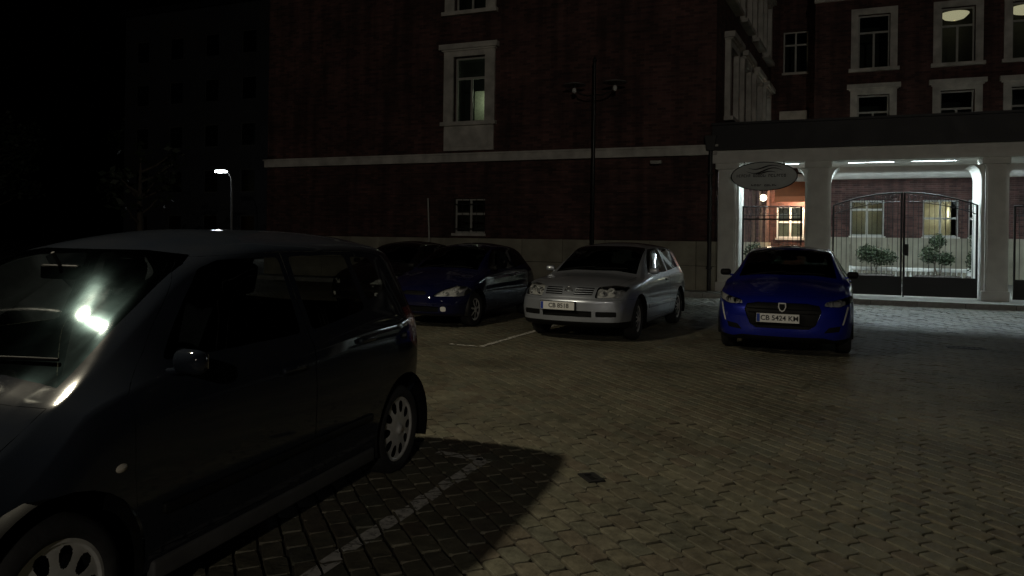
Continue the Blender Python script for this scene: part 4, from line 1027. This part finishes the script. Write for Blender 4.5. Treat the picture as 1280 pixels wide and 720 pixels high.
def g_extra(root, named, Y, cast_f, cast_x, cast_r, gm):
    y = cast_f(.0, .735) - .006; T = Matrix.Translation((0, Y(y), .735)) @ Matrix.Rotation(R(90), 4, 'X')
    e = MB(T).tube([(.058 * math.cos(a), .058 * math.sin(a), 0) for a in [2 * math.pi * k / 24 for k in range(24)]], .006, 6, closed=True).build('emblem', M['chrome'], root)
    MB(T).tube([(-.026, .048, 0), (0, -.002, 0), (.026, .048, 0)], .006, 6).build('letter_v', M['chrome'], e)
    MB(T).tube([(-.046, .022, 0), (-.02, -.05, 0), (0, -.012, 0), (.02, -.05, 0), (.046, .022, 0)], .006, 6).build('letter_w', M['chrome'], e)
    for s in (1, -1):
        for z in (.705, .735, .765):
            pts = [(x * s, Y(cast_f(x, z)) - .003, z) for x in np.linspace(.095, .36, 6)]
            MB().tube(pts, .0065, 6).build('grille_bar', gm('paint'), named['grille']['l' if s > 0 else 'r'])
        x = cast_x(1.8, .50)
        MB().box(min((x - .01) * s, (x + .014) * s), max((x - .01) * s, (x + .014) * s), Y(1.30), Y(2.98), .44, .50, .01).build('side_moulding', gm('paint'), root)
PG['extra'] = [g_extra]
# ---- bright blue hatchback
PB = dict(s1=.88, L=4.055, rf=.09, rr=.08, bow=.30, bowr=.14, arch=.365, axf=.86, axr=3.40, wr_=.32, rim=.215, style=('spokes', 5), steer=0, cowl=(1.10, 1.0), seat=(1.98, .55), rvm=(1.78, 1.24), mirror=(1.40, 1.03), mirror_mat='blk', handles=((2.1, .86), (2.9, .88)), handle_mat='paint', door_y={'door_a': 2.1, 'door_b': 2.9}, plate=('CB 5424 KM', .505, -.05, 0),
    zt=[(0, .70), (.10, .765), (.3, .835), (.7, .925), (1.06, .985), (1.16, 1.02), (1.6, 1.25), (1.95, 1.375), (2.2, 1.41), (2.6, 1.43), (3.1, 1.41), (3.5, 1.36), (3.66, 1.30), (3.93, 1.03), (4.055, .96)],
    zb=[(0, .20), (.3, .175), (1.2, .17), (3.0, .18), (3.6, .22), (4.055, .30)],
    w=[(0, .76), (.25, .825), (.6, .865), (1.0, .870), (2.2, .855), (3.3, .8725), (3.8, .85), (4.055, .80)],
    belt=[(0, .62), (.2, .73), (.7, .86), (1.2, .93), (2.0, .955), (3.2, 1.0), (3.8, 1.0), (4.055, .90)],
    wr=[(0, .68), (.4, .75), (1.06, .73), (1.2, .70), (1.95, .60), (2.6, .60), (3.5, .57), (3.93, .64), (4.055, .67)], crown=[(0, .03), (1.0, .07), (2.0, .06), (4.055, .05)],
    nose=[(0, .10), (.22, .03), (.35, .0), (.5, 0), (.72, .05), (1, .14)], tail=[(0, .05), (.4, 0), (.62, 0), (.95, .08), (1.1, .12)])
PB['features'] = [
    dict(part='x', view='side', poly=arch_poly(.86, .33, .365), hole=True, nx=-.2), dict(part='x', view='side', poly=arch_poly(3.40, .33, .365), hole=True, nx=-.2),
    dict(part='windscreen', key='ws', view='front', mode='both', sym=True, mat='cglass', ymin=1.0, ymax=2.15, ny=-.12, poly=sym([(.35, 1.015), (.655, .98), (.575, 1.31), (.54, 1.345), (.3, 1.365)])),
    dict(part='rear_window', view='rear', mode='both', sym=True, mat='cglass', ymin=3.5, poly=sym([(.30, 1.06), (.55, 1.07), (.48, 1.29), (.3, 1.30)])),
    dict(part='window', key='wf', view='side', mat='cglass', poly=rounded([(1.45, .995), (1.88, 1.26), (2.08, 1.325), (2.42, 1.34), (2.42, 1.0)], .03)),
    dict(part='window', key='wr', view='side', mat='cglass', poly=rounded([(2.49, 1.0), (2.49, 1.34), (2.95, 1.325), (3.25, 1.25), (3.30, 1.06)], .04)),
    dict(part='door', key='door_a', view='side', mat='paint', shrink=.004, nx=.2, poly=[(1.36, .26), (1.32, .60), (1.32, .92), (1.9, 1.30), (2.1, 1.36), (2.46, 1.37), (2.46, .26)]),
    dict(part='door', key='door_b', view='side', mat='paint', shrink=.004, nx=.2, poly=[(2.46, .26), (2.46, 1.37), (2.98, 1.355), (3.34, 1.26), (3.36, .98), (3.10, .72), (3.0, .28)]),
    dict(part='headlight', view='front', lamp=.06, bulbs=((.68, .71, .045), (.58, .695, .04)), mat='lens', ymax=.8, ny=.05, shrink=.002, poly=rounded([(.50, .665), (.68, .655), (.86, .715), (.88, .80), (.70, .755), (.52, .715)], .02)),
    dict(part='running_light', view='front', mat='opal', ymax=.8, ny=.1, poly=[(.775, .66), (.80, .655), (.735, .44), (.715, .43)]),
    dict(part='grille', view='front', mode='both', sym=True, mat='blk', ymax=.5, push=(0, .02, 0), poly=sym([(.32, .37), (.40, .42), (.47, .60), (.44, .67), (.3, .695)])),
    dict(part='corner_intake', view='front', mat='blk', ymax=.7, ny=.1, poly=rounded([(.50, .33), (.68, .35), (.70, .42), (.56, .40)], .01)),
    dict(part='front_lip', view='front', mode='both', sym=True, mat='blk', ymax=.7, ny=.3, poly=sym([(.9, .05), (.9, .26), (.62, .235), (.5, .265)])),
    dict(part='front_bumper', view='front', mode='both', sym=True, mat='paint', ymax=.60, ny=.3, shrink=.003, poly=sym([(.92, .235), (.92, .64), (.5, .70)])),
    dict(part='tail_light', view='rear', mat='redlens', ymin=3.6, nyr=.05, poly=[(.45, .86), (.84, .86), (.88, .97), (.5, .96)]),
    dict(part='bonnet', view='top', mode='both', sym=True, mat='paint', shrink=.004, poly=[(0, .17), (.45, .24), (.66, .45), (.70, 1.05), (.4, 1.03), (0, 1.02)]),
]
def b_extra(root, named, Y, cast_f, cast_x, cast_r, gm):
    y = cast_f(.0, .645) - .004; T = Matrix.Translation((0, Y(y), .645)) @ Matrix.Rotation(R(90), 4, 'X')
    sh = [(-.045, .055), (.045, .055), (.05, .0), (.03, -.045), (0, -.065), (-.03, -.045), (-.05, 0)]
    e = MB(Matrix.Translation((0, Y(y), .645))).prism(sh, -.006, .004).build('emblem', M['rim'], root)
    MB(Matrix.Translation((0, Y(y), .645))).prism([(x * .72, z * .72) for x, z in sh], -.008, -.0062).build('emblem_field', M['blk'], e)
    for k in range(5):
        z = .42 + .05 * k; w_ = .36 + .02 * k
        if k in (1, 2): continue
        MB().tube([(x, Y(cast_f(abs(x), z)) + .004, z) for x in np.linspace(-w_, w_, 9)], .006, 6).build('grille_bar', M['blk'], root)
PB['extra'] = [b_extra]
# ---- dark blue rounded small hatchback
PD = dict(L=3.83, rf=.10, rr=.09, bow=.34, bowr=.2, arch=.335, axf=.79, axr=3.235, wr_=.285, rim=.185, style=('spokes', 7), steer=0, cowl=(1.06, .94), seat=(1.9, .53), rvm=(1.72, 1.21), mirror=(1.38, .96), mirror_mat='blk', handles=((2.25, .80),), door_y={'door_a': 2.25},
    zt=[(0, .60), (.10, .665), (.3, .74), (.7, .85), (1.02, .92), (1.12, .955), (1.5, 1.17), (1.85, 1.335), (2.1, 1.375), (2.5, 1.39), (3.0, 1.365), (3.25, 1.31), (3.40, 1.24), (3.68, .97), (3.83, .88)],
    zb=[(0, .22), (.3, .19), (1.2, .18), (3.0, .19), (3.83, .28)],
    w=[(0, .68), (.25, .765), (.6, .805), (1.0, .815), (3.0, .815), (3.5, .785), (3.83, .72)],
    belt=[(0, .52), (.2, .64), (.7, .78), (1.2, .86), (2.0, .89), (3.2, .93), (3.83, .82)],
    wr=[(0, .55), (.4, .63), (1.02, .65), (1.15, .64), (1.85, .54), (2.5, .545), (3.3, .51), (3.68, .56), (3.83, .58)], crown=[(0, .04), (1.0, .07), (2.0, .06), (3.83, .06)],
    nose=[(0, .08), (.3, .02), (.42, 0), (.55, .03), (.75, .12), (1, .2)], tail=[(0, .05), (.4, 0), (.62, 0), (.95, .10), (1.1, .14)])
PD['features'] = [
    dict(part='x', view='side', poly=arch_poly(.79, .295, .335), hole=True, nx=-.2), dict(part='x', view='side', poly=arch_poly(3.235, .295, .335), hole=True, nx=-.2),
    dict(part='windscreen', key='ws', view='front', mode='both', sym=True, mat='cglass', ymin=.95, ymax=2.0, ny=-.12, poly=sym([(.35, .955), (.60, .925), (.52, 1.27), (.48, 1.305), (.3, 1.32)])),
    dict(part='rear_window', view='rear', mode='both', sym=True, mat='cglass', ymin=3.2, poly=sym([(.30, .98), (.50, .99), (.45, 1.21), (.3, 1.225)])),
    dict(part='window', key='wf', view='side', mat='cglass', poly=rounded([(1.40, .925), (1.78, 1.20), (1.95, 1.275), (2.45, 1.295), (2.45, .935)], .04)),
    dict(part='quarter_window', view='side', mat='cglass', poly=rounded([(2.53, .94), (2.53, 1.295), (2.95, 1.27), (3.15, 1.17), (3.18, 1.0)], .05)),
    dict(part='door', key='door_a', view='side', mat='paint', shrink=.004, nx=.2, poly=[(1.25, .27), (1.22, .60), (1.22, .84), (1.8, 1.25), (2.0, 1.315), (2.49, 1.335), (2.49, .26)]),
    dict(part='headlight', view='front', lamp=.06, bulbs=((.62, .60, .05), (.50, .58, .045)), mat='lens', ymax=.8, ny=.1, shrink=.002, poly=rounded([(.32, .525), (.74, .525), (.80, .60), (.74, .68), (.58, .69), (.44, .63)], .03)),
    dict(part='grille', view='front', mode='both', sym=True, mat='blk', ymax=.5, push=(0, .02, 0), poly=sym([(.20, .545), (.23, .58), (.16, .61)])),
    dict(part='lower_intake', view='front', mode='both', sym=True, mat='blk', ymax=.5, push=(0, .03, 0), poly=sym([(.42, .28), (.44, .36), (.2, .375)])),
    dict(part='fog_light', view='front', mat='opal', ymax=.6, poly=rounded([(.46, .285), (.54, .285), (.54, .365), (.46, .365)], .03)),
    dict(part='bonnet', view='top', mode='both', sym=True, mat='paint', shrink=.004, poly=[(0, .22), (.35, .26), (.58, .45), (.64, 1.0), (.4, .98), (0, .97)]),
    dict(part='tail_light', view='rear', mat='redlens', ymin=3.3, nyr=.05, poly=[(.52, .70), (.76, .70), (.80, .95), (.58, .95)]),
]
pA = paint('near_car_paint', (.014, .018, .026), metal=0, rough=.5, spec=0, coat=.9)
pG = paint('silver_paint', (.42, .45, .51), metal=.62, rough=.34)
pB = paint('bright_blue_paint', (.006, .018, .36), metal=.5, rough=.30)
pD = paint('dark_blue_paint', (.003, .004, .03), metal=0, rough=.4, spec=0)
pK = paint('black_paint', (.005, .005, .006), metal=0, rough=.4, spec=0)
def place(P, label, cu, vf, yf, rz, pm):
    """yf: station (from the nose) that stands at v = vf"""
    d = P['L'] / 2 - yf
    return make_car(P, label, (cu - math.sin(rz) * d, vf + math.cos(rz) * d, 0), rz, pm)

make_car(PA, 'dark near car cropped by the left edge, street light glinting on its windscreen', (-3.18, 2.71, 0), R(4), pA)
place(PG, 'silver hatchback with pale number plate parked between two blue cars', -3.40, 11.24, .87, R(-3), pG)
place(PB, 'bright blue hatchback with white number plate parked before the gateway', -.52, 11.2, .86, R(0), pB)
place(PD, 'dark blue rounded hatchback with one pale headlight showing behind the near car', -6.19, 11.54, .79, R(0), pD)
place(PD, 'black hatchback roof farthest left behind the dark blue car', -8.75, 13.6, .79, R(0), pK)
